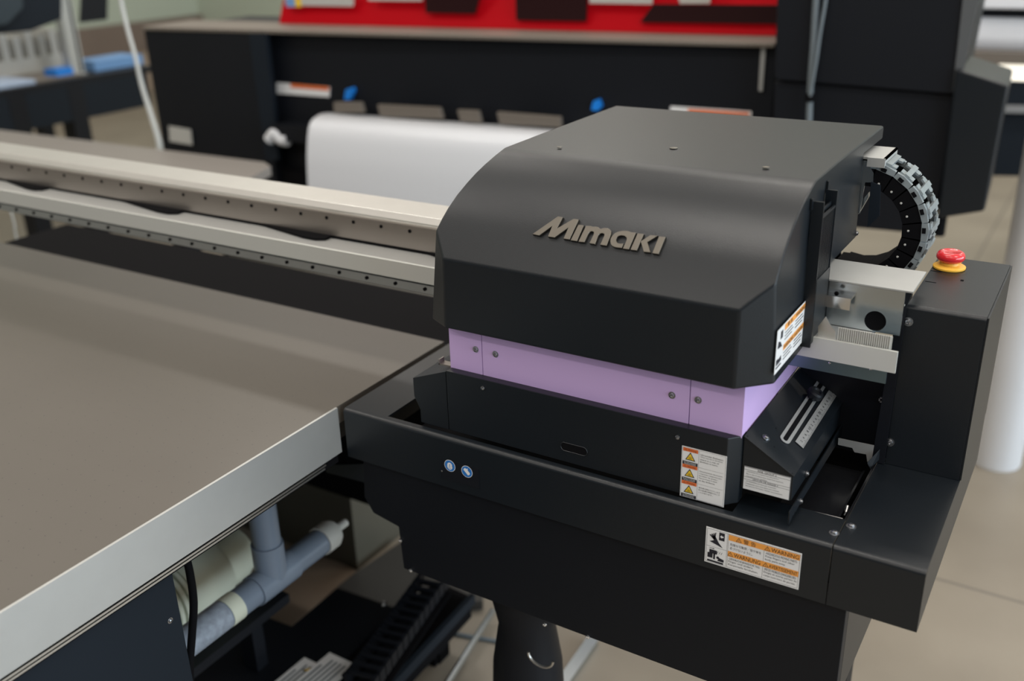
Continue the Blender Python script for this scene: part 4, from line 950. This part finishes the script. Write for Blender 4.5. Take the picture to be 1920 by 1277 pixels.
# pale rods on the floor under the station
o = tube('floor_rail', [at(924, 1146, Z=.03), at(838, 1282, Z=.03), at(800, 1340, Z=.03)], .008, M['steel'], None, 8, False); tag(o, 'thin pale metal rail on the floor left of the round support leg', 'rail')
o = tube('floor_cable', [at(850, 1188, Z=.005), at(890, 1195, Z=.005), at(935, 1203, Z=.005)], .005, M['greycable'], None, 8); tag(o, 'short dark cable crossing the thin pale rail on the floor', 'cable')
a = at(1112, 1196, Z=.0155); b = at(1052, 1282, Z=.0155)
bm = bmesh.new(); d = (b-a); e = Vector((.014, 0, 0)); add_prism(bm, [a-e, a+e, b+d+e, b+d-e], (0, 0, -.015)); o = fin('floor_rail', bm, M['steel']); tag(o, 'wider pale metal rail on the floor right of the round support leg', 'rail')
# bare floor under the table, its brown shade put into the colour
bp_ = [at(x, y, Z=.004) for x, y in ((400, 1120), (464, 1143), (547, 1174), (668, 1070), (600, 1032), (520, 1010))]
o = prism('shaded_floor_brown', bp_, (0, 0, -.003), M['shaded_floor']); tag(o, 'brown patch of shaded floor under the table behind the grey-blue pipe', 'shaded_floor')

# ================================================================== LIGHT
wd = bpy.data.worlds.new('world'); scene.world = wd; wd.use_nodes = True
nt = wd.node_tree; bg = nt.nodes['Background']
tc = nt.nodes.new('ShaderNodeTexCoord'); sp3 = nt.nodes.new('ShaderNodeSeparateXYZ'); nt.links.new(tc.outputs['Generated'], sp3.inputs[0])
rp_ = nt.nodes.new('ShaderNodeValToRGB'); nt.links.new(sp3.outputs[2], rp_.inputs[0])
rp_.color_ramp.elements[0].position = .0; rp_.color_ramp.elements[0].color = (.55, .66, .80, 1)
rp_.color_ramp.elements[1].position = .28; rp_.color_ramp.elements[1].color = (.98, .90, .81, 1)
nt.links.new(rp_.outputs[0], bg.inputs[0]); bg.inputs[1].default_value = .8
def area(name, loc, rot, sx, sy, power, col):
    l = bpy.data.lights.new(name, 'AREA'); l.shape = 'RECTANGLE'; l.size = sx; l.size_y = sy; l.energy = power; l.color = col
    o = bpy.data.objects.new(name, l); COL.objects.link(o); o.location = loc; o.rotation_euler = rot; return o
for (x, y) in ((-3.2, .8), (-.8, .8), (1.6, .8), (-3.2, 3.4), (-.8, 3.4), (1.6, 3.4), (-3.2, 6), (.4, 6), (-1.6, -1.8), (.6, -1.8)):
    area('ceiling_lamp', (x, y, 3.5), (0, 0, 0), 1.3, .25, 19, (1, .95, .88))
area('window_daylight', (5.9, 1.5, 1.8), (0, math.radians(90), 0), 2.4, 9, 385, (.72, .87, 1))

COL.children.unlink(_tmp); bpy.data.collections.remove(_tmp)
scene.view_settings.view_transform = 'Standard'; scene.view_settings.look = 'None'; scene.view_settings.gamma = 1
scene.view_settings.use_curve_mapping = False; scene.view_settings.exposure = 0.0
